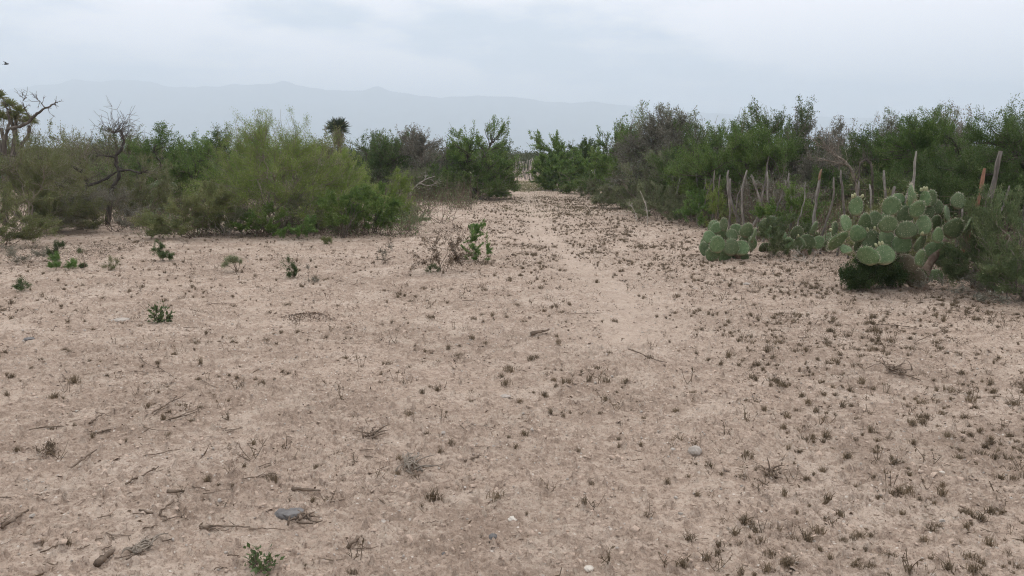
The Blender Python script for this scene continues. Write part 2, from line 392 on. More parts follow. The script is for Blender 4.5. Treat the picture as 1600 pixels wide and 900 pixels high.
def plant(name, label, cat, px, Y, top, wpx, leaf, wood, style='bush', seed=0, dr=.8, lobes=None, ls=1.0, group=None, lean=0, wf=None, **over):
    rng = np.random.default_rng(seed*7+11)
    st = dict(STY[style]); st.update(over)
    X = gX(px, Y); gz = hz(X, Y)
    H = max(.06, zAt(top, Y)-gz); W = wpx/F*depth(Y, H*.5)*(wf or (1.35 if name == 'scrub_tree' else 1.12 if name == 'shrub' else .85)); D = W*dr
    A = max(W*H, .01)
    small = H < .6
    Ln = max(.026 if small else .03, .0019*Y)*ls
    # crown lobes
    if lobes is None:
        n = rng.integers(6, 10); lobes = []
        for i in range(n):
            a = rng.uniform(0, 6.28); q = .40*rng.random()**.6
            zc = rng.uniform(.34, .80) if i else .74
            if q > .27: zc *= .85
            lobes.append((math.cos(a)*q, math.sin(a)*q, zc, rng.uniform(.13, .25), rng.uniform(.14, .28)))
        if st['low'] < .16:
            for i in range(5):
                a = rng.uniform(0, 6.28); lobes.append((math.cos(a)*.28, math.sin(a)*.28, .25, .2, .25))
    lob = np.array(lobes)
    ntw = int(np.clip(st['tw']*A, 60, 2600)); nbr = int(np.clip(st['br']*A**.7, 7, 170)); nmain = st['main']
    vol = lob[:, 3]**2*lob[:, 4]
    pts = []
    while sum(map(len, pts)) < ntw:
        k = rng.choice(len(lob), ntw*2, p=vol/vol.sum())
        d = norm(rng.normal(size=(ntw*2, 3)))*rng.random((ntw*2, 1))**(.33*(1-st['shell'])+.12)
        p = np.stack([(lob[k, 0]+d[:, 0]*lob[k, 3])*W, (lob[k, 1]+d[:, 1]*lob[k, 3])*D, (lob[k, 2]+d[:, 2]*lob[k, 4])*H], -1)
        ok = (p[:, 2] > st['low']*H) & (p[:, 2] < H*1.0)
        sc = max(.28, H*.2)
        ok &= n3(p/sc, seed+100) > st['gap']-.12
        pts.append(p[ok])
    tips = np.concatenate(pts)[:ntw]
    tips[:, 0] *= W*.5/max(np.percentile(np.abs(tips[:, 0]), 96), .02)
    tips[:, 1] *= D*.5/max(np.percentile(np.abs(tips[:, 1]), 96), .02)
    tips[:, 0] += lean*tips[:, 2]
    tips[:, 2] *= H*.97/max(np.percentile(tips[:, 2], 99.3), .05)*.96
    C, lab = kcent(rng, tips, nbr)
    root = np.array([0, 0, -.04])
    Bt = C*np.array([.86, .86, .9])
    Mc, ml = kcent(rng, Bt, nmain)
    Mt = Mc*np.array([.8, .8, .92])
    bs = st['base']*W*.35*rng.normal(size=(len(Mt), 3))*np.array([.5, .4, 0]); 
    if st['low'] > .15: bs *= .25
    P0 = root+bs; P0[:, 2] = -.04
    ctrl = P0*.55+Mt*.45+rng.normal(size=Mt.shape)*.07*H; ctrl[:, 2] = np.maximum(ctrl[:, 2], Mt[:, 2]*.45)+.05*H
    k1 = 9
    mp = bez(P0, ctrl, Mt, k1)
    mp[:, 1:-1] += rng.normal(size=(len(Mt), k1-2, 3))*.018*H
    tr = st['trunk']*H/2.2
    mr = np.linspace(1, .42, k1)[None]*tr*rng.uniform(.6, 1.1, (len(Mt), 1))
    # branches
    parts = [tubes(mp, mr, 6)]
    di = ((mp[ml][:, 2:]-Bt[:, None])**2).sum(-1)+np.where(mp[ml][:, 2:, 2] > Bt[:, None, 2]*.95, 1.0*H*H, 0)
    si = np.argmin(di, 1)+2; S = mp[ml, si]; tan = norm(np.gradient(mp, axis=1))[ml, si]
    ln = np.linalg.norm(Bt-S, axis=1, keepdims=True)
    bp = bez(S, S+tan*ln*.45+rng.normal(size=S.shape)*ln*.12, Bt, 6)
    bp[:, 1:-1] += rng.normal(size=(len(Bt), 4, 3))*.03*ln[:, :, None]
    parts.append(tubes(bp, np.linspace(.4, .16, 6)[None]*tr, 4))
    # twigs
    bi = rng.integers(2, 6, len(tips)); S2 = bp[lab, bi]; tan2 = norm(np.gradient(bp, axis=1))[lab, bi]
    ln2 = np.linalg.norm(tips-S2, axis=1, keepdims=True)
    far = ln2[:, 0] > .55*H
    if far.any():
        tips[far] = S2[far]+(tips[far]-S2[far])*(.55*H/ln2[far]); ln2[far] = .55*H
    ex = np.array([0, 0, st['up']])*np.minimum(ln2, .2)*rng.uniform(.3, 1.2, (len(tips), 1))
    tp = bez(S2, S2+tan2*ln2*.4+ex*.2, tips+ex*.6, 4)
    tw = max(.0016, .00016*Y) if not small else .0018
    parts.append(tubes(tp, np.linspace(1.5, .6, 4)[None]*tw*rng.uniform(.6, 1.4, (len(tips), 1)), 3))
    # upright shoots that break the outline
    ns = int(st['shoot']*min(2, max(.5, W)))
    topi = np.argsort(-tips[:, 2]+rng.normal(size=len(tips))*.14*H)[:ns]
    sb = tips[topi]; sl = rng.uniform(.05, .16, (len(sb), 1))*min(H, 2.0)
    sdv = norm(rng.normal(size=sb.shape)*.4+np.array([0, 0, 1.]))
    over_ = np.clip((H*1.02-sb[:, 2:3])/np.maximum(sl, .01), .2, 1)
    sp_ = bez(sb-sdv*sl*.3, sb+sdv*sl*.5*over_+rng.normal(size=sb.shape)*.05*sl, sb+sdv*sl*over_, 4)
    parts.append(tubes(sp_, np.linspace(1.4, .6, 4)[None]*tw, 3))
    V, Fq = join(parts)
    tree = name == 'scrub_tree'
    root_o = thing(name, label, cat, (X, Y, gz), group)
    mk('trunk' if tree else 'stems', V, Fq, wood, root_o, smooth=True)
    # leaves
    la = Ln*Ln*st['wr']*.5
    nl = int(np.clip(st['lai']*LAIK*A*.8/la, 60, 90000))
    allp = np.concatenate([tp, sp_]); wts = np.concatenate([np.full(len(tp), 1.), np.full(len(sp_), .8 if style in ('broom', 'wisp') else .4)])
    clump = np.clip((.25 if H > 1 else .8)+(2.2 if H > 1 else 1.2)*(n3(allp[:, -1]/max(.24, .012*Y), seed+300)+.2), .04, 2.2); wts = wts*clump
    ti = rng.choice(len(allp), nl, p=wts/wts.sum())
    t = rng.random(nl)**.6*2.999; ii = t.astype(int); ff = (t-ii)[:, None]
    base = allp[ti, ii]*(1-ff)+allp[ti, ii+1]*ff
    tg = norm(allp[ti, ii+1]-allp[ti, ii])
    sprd = st['spread']*min(1., max(.42, H/1.6))
    base = base+rng.normal(size=(nl, 3))*sprd*.7
    base[:, 2] = np.maximum(base[:, 2], .01)
    d = tg*.6+rng.normal(size=(nl, 3))*.6+np.array([0, 0, st['up']*.6])
    if st['up'] > .7: d = tg+rng.normal(size=(nl, 3))*.35+np.array([0, 0, .3])
    LV, LF = leaves(rng, base, d, Ln*rng.uniform(.6, 1.35, nl), st['wr'], .8)
    tint = np.clip(.45+.24*rng.normal(size=nl)+.55*n3(base/.4, seed+500), 0, 1)
    mk('crown' if tree else 'foliage', LV, LF, leaf, root_o, tint=tint)
    return root_o

SH, TR = 'shrub', 'tree'
tree, shrub = 'scrub_tree', 'shrub'
G = M
# ---- left side, far to near
plant(tree, 'grey leafless-looking scrub tree behind the gnarled trunks at far left', TR, 112, 25, 196, 90, G['olive'], G['twig'], 'thin', 1)
plant(tree, 'dusky grey-brown scrub tree whose fine twigs top the two gnarled dark trunks', TR, 185, 24, 194, 120, G['olive'], G['twig'], 'bare', 2, lai=.9)
plant(tree, 'dark green tree left of the tall spiky green tree, behind the gnarled trunks', TR, 212, 28, 203, 110, G['deep'], G['bark'], 'tree', 3)
plant(tree, 'dark green leafy tree with a pointed top, left of the big lime-green bush', TR, 278, 22, 196, 130, G['green'], G['bark'], 'tree', 4, shoot=16, low=.1)
plant(tree, 'low dark tree half hidden at the left flank of the big lime-green bush', TR, 328, 25, 194, 80, G['deep'], G['bark'], 'tree', 5)
plant(tree, 'dusty olive tree far behind, low under the left yucca heads', TR, 50, 27, 206, 130, G['olive'], G['twig'], 'tree', 6)
plant(shrub, 'olive wispy shrub filling the left edge under the bare arching branch', SH, 40, 16, 214, 200, G['olive'], G['twig'], 'wisp', 7, lai=1.5)
plant(shrub, 'pale green fine-twigged shrub cut off by the left edge, closest on that side', SH, -8, 13.6, 288, 150, G['olive'], G['browntwig'], 'wisp', 8, lai=1.4)
plant(shrub, 'grey-brown dry brush at the foot of the gnarled dark trunks', SH, 178, 16.7, 292, 130, G['grey'], G['browntwig'], 'wisp', 9, lai=1.0)
plant(shrub, 'dull olive brush between the gnarled trunks and the distant prickly pear', SH, 200, 19, 246, 150, G['olive'], G['twig'], 'wisp', 10, lai=1.3)
plant(shrub, 'low dark green shrub on the ground left of the gnarled trunk base', SH, 122, 17, 318, 50, G['deep'], G['browntwig'], 'bush', 11)
plant(shrub, 'low dull shrub left of the gnarled trunks, behind the open soil', SH, 75, 17.5, 300, 90, G['olive'], G['browntwig'], 'wisp', 12, lai=1.4)
plant(tree, 'green crown showing right behind the top of the big lime-green bush', TR, 375, 23, 190, 110, G['green'], G['bark'], 'tree', 13)
plant(tree, 'feathery grey-green tree between the big lime-green bush and the round-headed yucca', TR, 492, 26, 196, 80, G['olive'], G['twig'], 'thin', 14, lai=1.4)
BIG = [(-.02, 0, .77, .23, .21), (-.02, 0, .68, .28, .25), (-.22, .1, .58, .2, .24), (.2, -.05, .56, .2, .25), (.05, -.25, .5, .24, .3), (-.32, 0, .42, .16, .25), (.33, 0, .38, .16, .24), (-.12, -.28, .3, .24, .26), (.22, -.2, .25, .22, .22), (0, .28, .5, .25, .3)]
plant(shrub, 'biggest lime-green fine-twigged bush, left of the round-headed yucca', SH, 437, 16.3, 174, 248, G['lime'], G['twig'], 'broom', 15, lobes=BIG, shoot=14, lai=2.9, wf=1.0, up=.55, spread=.05)
plant(shrub, 'yellowish green wispy bush on the right flank of the biggest lime-green bush', SH, 520, 17.2, 230, 112, G['lime'], G['twig'], 'broom', 16, lai=2.2, up=.55, wf=.95)
plant(shrub, 'rounded light lime bush at the right end of the left thicket, by the open soil', SH, 602, 18.6, 266, 88, G['lime'], G['twig'], 'broom', 17, lai=2.0, up=.6, wf=1.0)
plant(shrub, 'low sprawling pale shrub at the foot of the light lime bush', SH, 622, 18.0, 322, 86, G['pale'], G['twig'], 'wisp', 18, lai=1.0)
plant(shrub, 'small dark green tree-like bush on short stems in front of the lime bushes', SH, 537, 15.3, 294, 86, G['green'], G['bark'], 'bush', 19, lai=3.2, low=.25, base=.15)
plant(shrub, 'dark green leafy bush leaning over the short-stemmed bush, on its right', SH, 585, 16.2, 286, 70, G['green'], G['bark'], 'bush', 20, lai=3.2)
plant(shrub, 'rough dark brown-olive thorn bush at the front left of the big lime-green bush', SH, 300, 15.2, 284, 140, G['olive'], G['browntwig'], 'wisp', 21, lai=2.4)
plant(shrub, 'twiggy dull thorn bush with pale dead twigs between dark bush and lime bush', SH, 352, 15.6, 290, 70, G['pale'], G['whitetwig'], 'wisp', 22, lai=1.2)
plant(shrub, 'low bright green leafy bush on the soil below the big lime-green bush', SH, 466, 15.0, 336, 52, G['bright'], G['browntwig'], 'bush', 23)
plant(shrub, 'low mid-green bush left of the bright green bush, under the lime-green bush', SH, 412, 15.4, 318, 76, G['green'], G['browntwig'], 'bush', 24)
plant(shrub, 'grey-stemmed dim bush in the hollow right of the low bright green bush', SH, 490, 16.0, 300, 60, G['pale'], G['twig'], 'wisp', 25)
# ---- between yucca and path
plant(tree, 'dark green tree just right of the round-headed yucca', TR, 585, 30, 203, 100, G['deep'], G['bark'], 'tree', 30)
plant(tree, 'thin grey-leaved tree with a dotted top, midway from the yucca to the path gap', TR, 672, 29, 192, 80, G['grey'], G['twig'], 'thin', 31, lai=1.6)
plant(tree, 'mid-green tree left of the thin grey tree, right of the yucca', TR, 630, 31, 202, 80, G['green'], G['twig'], 'tree', 32)
plant(tree, 'tall dark green tree with a high shoot at the left side of the path gap', TR, 742, 28.5, 184, 100, G['green'], G['bark'], 'tree', 33, wf=1.15,
      lobes=[(.2, 0, .88, .13, .14), (-.1, 0, .72, .2, .18), (.05, 0, .55, .35, .2), (-.2, .1, .4, .25, .22), (.25, -.1, .4, .22, .22), (0, 0, .25, .35, .2)])
plant(tree, 'dark rounded tree closing the left edge of the path gap', TR, 778, 30, 213, 56, G['deep'], G['bark'], 'bush', 34, wf=.95)
plant(shrub, 'light green fine bush in front of the trees at the left of the path gap', SH, 752, 28, 248, 104, G['green'], G['twig'], 'broom', 35, lai=2.6, ls=1.1)
plant(shrub, 'dull green bush with pale twigs left of the fine bush by the path gap', SH, 676, 28.5, 258, 90, G['green'], G['twig'], 'wisp', 36, lai=2.0)
plant(shrub, 'small pale twiggy bush at the back of the open soil, right of the lime bush', SH, 640, 27, 262, 60, G['pale'], G['twig'], 'wisp', 37, lai=1.3)
# ---- right of the path
plant(tree, 'dense green bush-like tree standing at the right side of the path gap', TR, 876, 36, 205, 88, G['green'], G['bark'], 'bush', 40, wf=1.0, lai=5.5)
plant(tree, 'dull green lower tree next right of the tree by the path gap', TR, 922, 38, 213, 66, G['deep'], G['bark'], 'bush', 41, wf=1.3, lai=5)
plant(shrub, 'low dark shrub under the dense bush-like tree at the right side of the path gap', SH, 866, 35, 258, 60, G['deep'], G['bark'], 'bush', 81, lai=4)
plant(shrub, 'dull olive shrub right of the path gap, in front of the lower dull tree', SH, 912, 32.5, 258, 80, G['green'], G['twig'], 'bush', 82, lai=4)
plant(tree, 'round dark green tree filling the hedge just left of the ragged-tipped tree', TR, 975, 28.5, 200, 70, G['green'], G['bark'], 'bush', 83, lai=4)
plant(tree, 'narrow bright-topped green tree left of the grey-leaved trees', TR, 957, 30, 190, 52, G['green'], G['bark'], 'bush', 42, lai=3.2, wf=1.2)
plant(tree, 'spindly tree with the tall ragged tip, first peak right of the path', TR, 992, 27, 157, 62, G['green'], G['twig'], 'thin', 43, lai=1.5)
plant(tree, 'large grey-leaved tree between the ragged-tipped tree and the wide green crowns', TR, 1030, 24, 168, 120, G['grey'], G['bark'], 'thin', 44, lai=2.4)
plant(tree, 'mixed grey and green tree rising behind the yellowish shrub', TR, 1085, 25, 161, 120, G['pale'], G['bark'], 'thin', 45, lai=2.0)
plant(tree, 'dark green tree behind the leftmost group of pale fence stakes', TR, 1096, 21, 190, 110, G['deep'], G['bark'], 'tree', 46, low=.08)
plant(tree, 'small green crown just left of the thin-topped middle tree on the right', TR, 1136, 24, 164, 60, G['green'], G['twig'], 'tree', 47)
plant(tree, 'high thin-topped tree, the middle peak of the right-hand trees', TR, 1205, 22, 152, 92, G['deep'], G['twig'], 'thin', 48, lai=2.0)
plant(tree, 'wide mid-green tree directly behind the group of pale stakes', TR, 1180, 18.5, 186, 180, G['green'], G['bark'], 'tree', 49, low=.08)
plant(tree, 'wispy grey-green tree right of the middle peak tree', TR, 1258, 22, 172, 74, G['grey'], G['twig'], 'thin', 50, lai=1.8)
plant(tree, 'thin grey tree with open twigs above the fallen grey branches', TR, 1305, 20, 186, 100, G['grey'], G['twig'], 'thin', 51, lai=1.3)
plant(tree, 'airy dull tree with sky showing through, right of the fallen grey branches', TR, 1350, 20, 176, 90, G['grey'], G['twig'], 'thin', 52, lai=1.3)
plant(tree, 'dark green tree filling the hedge behind the fallen grey branches', TR, 1338, 19.4, 194, 120, G['deep'], G['bark'], 'tree', 86, low=.06)
plant(tree, 'dark green tree behind the tall thin grey stake', TR, 1402, 18.5, 169, 120, G['deep'], G['bark'], 'tree', 53)
plant(tree, 'broad olive-green tree above the large prickly pear', TR, 1462, 17.5, 166, 150, G['green'], G['bark'], 'tree', 54, low=.1)
plant(tree, 'thin grey-topped tree poking out above the broad olive-green tree', TR, 1500, 20, 156, 110, G['grey'], G['twig'], 'thin', 55, lai=1.5)
plant(tree, 'tallest dark tree at the right edge, behind the thick dark post', TR, 1578, 16, 142, 150, G['deep'], G['bark'], 'tree', 56, low=.1)
plant(tree, 'shadowy dark green tree low behind the reddish post', TR, 1510, 14.8, 206, 200, G['deep'], G['bark'], 'tree', 57, low=.06)
plant(tree, 'dark tree at the right edge behind the last grey post', TR, 1640, 14, 165, 190, G['deep'], G['bark'], 'tree', 58, low=.06)
plant(tree, 'shadowy deep green tree low behind the middle of the fence', TR, 1425, 15.6, 236, 110, G['deep'], G['bark'], 'tree', 59, low=.06)
plant(shrub, 'dark tangled brush under the fallen grey branches behind the fence', SH, 1340, 16.5, 258, 110, G['olive'], G['bark'], 'bare', 60, lai=1.2)
plant(shrub, 'dim grey-brown brush behind the crooked pale stakes', SH, 1195, 16.2, 262, 120, G['grey'], G['browntwig'], 'bare', 61, lai=.8)
# ---- along the fence
plant(shrub, 'grey-leaved erect shrub on the field edge left of the yellowish shrub', SH, 1008, 21.5, 236, 84, G['pale'], G['twig'], 'wisp', 62, lai=1.5, ls=1.2)
plant(shrub, 'yellowish bright shrub left of the first pale stake', SH, 1076, 20.5, 252, 46, G['lime'], G['twig'], 'bush', 63)
plant(shrub, 'dull pale shrub on the field edge nearest the path, by the small far stakes', SH, 938, 29, 279, 74, G['pale'], G['twig'], 'wisp', 64, lai=2.0)
plant(shrub, 'grey-green spreading shrub along the field edge below the erect grey shrub', SH, 978, 24, 284, 90, G['pale'], G['twig'], 'wisp', 65, lai=2.0)
plant(shrub, 'grey-green low shrub with arching stems at the field edge', SH, 1030, 19.6, 286, 90, G['pale'], G['browntwig'], 'wisp', 66, lai=1.8)
plant(shrub, 'bright dark-green leafy shrub at the left end of the pale stakes', SH, 1098, 17.6, 298, 64, G['bright'], G['browntwig'], 'bush', 67)
plant(shrub, 'yellowish broom-like shrub between the green leafy shrub and the leaning stakes', SH, 1124, 17.0, 290, 46, G['lime'], G['straw'], 'wisp', 68, lai=1.0)
plant(shrub, 'small pale dry shrub at the foot of the lower dull tree by the path gap', SH, 900, 33, 284, 46, G['pale'], G['twig'], 'wisp', 84, lai=1.6)
plant(shrub, 'thin grey dry shrub between the path gap and the small far stakes', SH, 924, 30.5, 288, 44, G['pale'], G['browntwig'], 'wisp', 85, lai=1.4)
plant(shrub, 'greyish shrub left of the bright leafy shrub on the field edge', SH, 1066, 18.6, 300, 56, G['pale'], G['twig'], 'wisp', 69, lai=1.8)
plant(shrub, 'mid-green shrub behind the fence between the two small prickly pears', SH, 1240, 14.0, 286, 100, G['green'], G['browntwig'], 'bush', 70)
plant(shrub, 'grey-green feathery shrub growing between the two small prickly pears', SH, 1203, 12.1, 338, 54, G['plume'], G['twig'], 'wisp', 71, lai=1.8)
plant(shrub, 'feathery low shrub around the foot of the middle prickly pear', SH, 1238, 12.9, 350, 60, G['plume'], G['twig'], 'wisp', 72, lai=1.7)
plant(shrub, 'very dark dense shrub growing under the left half of the large prickly pear', SH, 1362, 9.28, 386, 80, G['dark'], G['browntwig'], 'bush', 73, lai=6, ls=.8, tw=500, spread=.07, gap=-.3)
plant(shrub, 'dark dense shrub pressed against the stem of the large prickly pear', SH, 1402, 9.3, 394, 60, G['dark'], G['browntwig'], 'bush', 74, lai=6, ls=.8, tw=500, spread=.07, gap=-.3)
plant(shrub, 'dull shrub behind the large prickly pear and in front of the fence', SH, 1390, 11.2, 300, 130, G['olive'], G['browntwig'], 'wisp', 75, lai=1.5)
plant(shrub, 'feathery dark green shrub with upright plumes right of the large prickly pear', SH, 1545, 9.15, 292, 126, G['plume'], G['twig'], 'broom', 76, dr=.55, lai=2.4, ls=.85, wr=.3, shoot=16)
plant(shrub, 'feathery upright shrub at the right edge beside the last grey post', SH, 1594, 8.6, 292, 120, G['plume'], G['twig'], 'broom', 77, lai=2.2, ls=.85, wr=.3, shoot=14)
plant(shrub, 'dead tangled brush at the base of the large prickly pear', SH, 1480, 8.9, 428, 100, G['grey'], G['twig'], 'bare', 78, lai=.4)
plant(shrub, 'bare white-stemmed twig bush below the middle prickly pear', SH, 1266, 11.6, 384, 50, G['grey'], G['whitetwig'], 'bare', 79, lai=.05, tw=60)
plant(shrub, 'low dry grey brush at the right edge in front of the wire mesh', SH, 1575, 8.35, 452, 120, G['grey'], G['browntwig'], 'bare', 80, lai=.6)
# ---- small plants on the open soil
sp_ = 'small_plant'
def sm(label, px, base, top, w, leaf, wood, style, seed, **k):
    kk = dict(ls=.5, dr=.9, main=6); kk.update(k)
    plant(sp_, label, 'plant', px, gY(base), top, w, leaf, wood, style, seed, **kk)
sm('small dark leafy plant alone on its mound, in the left middle of the soil', 256, 509, 474, 42, M['dusty'], M['browntwig'], 'bush', 101, ls=1.5, wr=.6, lai=1.6)
sm('bright green low plant between two dark sprigs near the left edge', 103, 424, 392, 56, M['bright'], M['browntwig'], 'broom', 102, lai=2)
sm('dark upright sprig behind the left end of the bright green low plant', 90, 415, 377, 26, M['dusty'], M['browntwig'], 'wisp', 103, lai=1.5)
sm('dark upright sprig right of the bright green low plant', 132, 420, 384, 18, M['dusty'], M['browntwig'], 'wisp', 104, lai=1.5)
sm('small yellowish thin plant right of the bright green low plant', 173, 424, 402, 34, M['olive'], M['straw'], 'broom', 105, lai=.8)
sm('compact round dark green plant below the rough dark thorn bush', 254, 408, 376, 36, M['dusty'], M['browntwig'], 'bush', 106, lai=2.8)
sm('pale green plant spreading flat above a short crooked stem', 372, 426, 399, 50, M['pale'], M['browntwig'], 'tree', 107, lai=1.5, low=.35)
sm('narrow dark sprig leaning left of a grey twig clump', 458, 434, 398, 24, M['dusty'], M['browntwig'], 'bush', 108, lai=2.0, lean=-.3)
sm('grey bare twig clump right of the narrow dark sprig', 484, 441, 414, 34, M['grey'], M['browntwig'], 'bare', 109)
sm('small dark plant nearest the left edge, on open soil', 34, 458, 434, 32, M['dusty'], M['browntwig'], 'bush', 110, lai=2)
sm('small bare grey shrub with a dead stick at its foot', 600, 411, 374, 32, M['grey'], M['browntwig'], 'bare', 111, lai=.3)
sm('twiggy half-bare bush in the middle of the clearing', 690, 430, 352, 84, M['dryleaf'], M['browntwig'], 'bare', 112, lai=.6, tw=170, low=.03, wf=1.1, ls=.8)
sm('bright green leafy plant at the right end of the half-bare bush', 746, 408, 350, 40, M['bright'], M['browntwig'], 'broom', 113, lai=2.6, wr=.4, ls=.8, wf=1.05)
sm('tiny green plant under the half-bare bush', 676, 431, 412, 26, M['dusty'], M['browntwig'], 'bush', 114, lai=1.5)
sm('leafy dark green plant at the bottom edge of the photo, closest to the viewer', 410, 897, 862, 52, M['dusty'], M['browntwig'], 'bush', 115, ls=.9, wr=.5, lai=1.4)
sm('low dry tangle in front of the pale shrub at the left edge', 40, 412, 372, 90, M['grey'], M['browntwig'], 'bare', 116, lai=.5)
sm('faint low olive plant on the soil left of the half-bare bush', 516, 382, 369, 26, M['olive'], M['browntwig'], 'bush', 117)
sm('little rust-brown tuft plant near the lower left corner', 75, 715, 695, 34, M['dryleaf'], M['straw'], 'broom', 118, lai=1.0, ls=.6)

# ------------------------------------------------------------------ bare trees drawn limb by limb
def limb_tree(name, label, cat, mat, Y, limbs, seed, ntw=60, twl=.5, twmat=None, fan=None):
    rng = np.random.default_rng(seed)
    bx = limbs[0][0][0]; X = gX(bx[0], Y); gz = hz(X, Y)
    root = thing(name, label, cat, (X, Y, gz)); off = np.array((X, Y, gz))
    parts, tws = [], []
    for pts, r0, r1 in limbs:
        p = [P3(a, b, Y+(c if c else 0)) for a, b, *cc in pts for c in [cc[0] if cc else 0]]
        p = np.array(p)-off
        k = 4*len(p); q = resample(p, k); q[1:-1] += rng.normal(size=(k-2, 3))*r0*.22
        rr = np.linspace(r0, r1, k)*(1+.15*rng.normal(size=k))
        parts.append(tubes(q[None], rr[None], 6))
        for _ in range(ntw//len(limbs)+1):
            i = rng.integers(k//3, k-1); d = norm(norm(q[i+1]-q[i])*.6+rng.normal(size=3)*.7+np.array([0, 0, .35]))
            tws.append((q[i], d, twl*rng.uniform(.4, 1.1)))
    if fan:
        for (a, b, n, L) in fan:
            c = P3(a, b, Y)-off
            for _ in range(n): tws.append((c, norm(rng.normal(size=3)*np.array([1.2, .8, .3])+np.array([0, 0, 1.])), L*rng.uniform(.5, 1.1)))
    mk('trunk', *join(parts), mat, root, smooth=True)
    S = np.array([t[0] for t in tws]); D = np.array([t[1] for t in tws]); L = np.array([t[2] for t in tws])[:, None]
    E = S+D*L
    tp = bez(S, S+D*L*.5+rng.normal(size=S.shape)*.14*L, E+np.array([0, 0, .1])*L, 5)
    ps = [tubes(tp, np.linspace(.007, .003, 5)[None], 3)]
    for _ in range(4):
        j = rng.integers(0, len(tp), len(tp)); i = rng.integers(1, 5, len(tp)); s = tp[j, i]
        d = norm(D[j]+rng.normal(size=s.shape)*.8); l = L[j]*.45
        ps.append(tubes(bez(s, s+d*l*.5, s+d*l+rng.normal(size=s.shape)*.1*l, 4), np.linspace(.004, .002, 4)[None], 3))
    mk('crown', *join(ps), twmat or mat, root)
    return root
limb_tree('gnarled_tree', 'gnarled dark tree with two crooked blackish trunks and bare twigs on the left', TR, M['blackbark'], 17.6, [
    ([(118, 352), (122, 325), (128, 308), (136, 288), (132, 275), (122, 265), (100, 256, -.2), (70, 249, -.4), (25, 244, -.6), (0, 241, -.7)], .055, .016),
    ([(136, 290), (152, 285, .2), (172, 275, .4), (190, 262, .5)], .04, .016),
    ([(168, 352, .3), (174, 300, .3), (175, 295, .3), (186, 278, .3), (184, 260, .3), (181, 244, .3), (190, 232, .3), (192, 217, .3), (188, 204, .3)], .055, .018),
    ([(181, 246, .3), (172, 244, .2), (150, 244, 0)], .03, .012),
    ([(186, 266, .3), (207, 267, .1), (220, 271, 0), (230, 266, -.1)], .03, .012),
    ([(116, 345, -.3), (108, 300, -.3), (92, 290, -.3), (75, 277, -.3), (65, 267, -.3), (52, 250, -.3)], .05, .012)], 5, 70, .45, M['bark'],
    fan=[(178, 208, 22, .5), (190, 218, 12, .5)])
limb_tree('bare_tree', 'leafless pale tree with one long arching branch before the shaggy yucca heads', TR, M['bark'], 17.5, [
    ([(8, 352), (6, 280), (8, 225), (12, 204), (28, 199), (45, 191), (58, 177), (72, 168), (85, 162), (90, 160)], .05, .012),
    ([(12, 205), (14, 185), (10, 168), (6, 160)], .03, .008), ([(50, 188), (40, 172), (36, 158), (42, 152)], .015, .006),
    ([(70, 169), (64, 160), (58, 155)], .012, .005)], 6, 26, .22, M['bark'])
limb_tree('fallen_branches', 'pale grey dead branches leaning behind the fence above the dark brush', 'dead branch', M['twig'], 15.6, [
    ([(1345, 345), (1338, 290), (1330, 264), (1320, 252), (1308, 243), (1295, 234)], .035, .01),
    ([(1328, 262), (1322, 257), (1300, 252), (1275, 246)], .022, .007), ([(1312, 247), (1300, 240), (1288, 230)], .015, .006)], 7, 26, .4)
limb_tree('bare_arch', 'thin dark branch bent into an arch right of the pale dead branches', 'dead branch', M['bark'], 15.4, [
    ([(1364, 345), (1363, 280), (1362, 265), (1358, 252), (1350, 250), (1344, 257), (1342, 275), (1338, 285)], .028, .012)], 8, 16, .35)
limb_tree('dead_weed_stalk', 'pale leafless stalk arching at the field edge before the grey-green shrub', 'dead branch', M['whitetwig'], 18.3, [
    ([(1012, 352), (1011, 330), (1006, 312), (1000, 298)], .014, .006), ([(995, 346), (992, 332), (985, 320)], .012, .005)], 9, 8, .15)
limb_tree('dead_limb', 'slim pale bough slanting out of the bush at the back of the open soil', 'dead branch', M['whitetwig'], 26.5, [
    ([(640, 305), (645, 295), (662, 282), (680, 275)], .025, .01), ([(655, 286), (670, 290), (690, 283)], .015, .006)], 10, 8, .3)

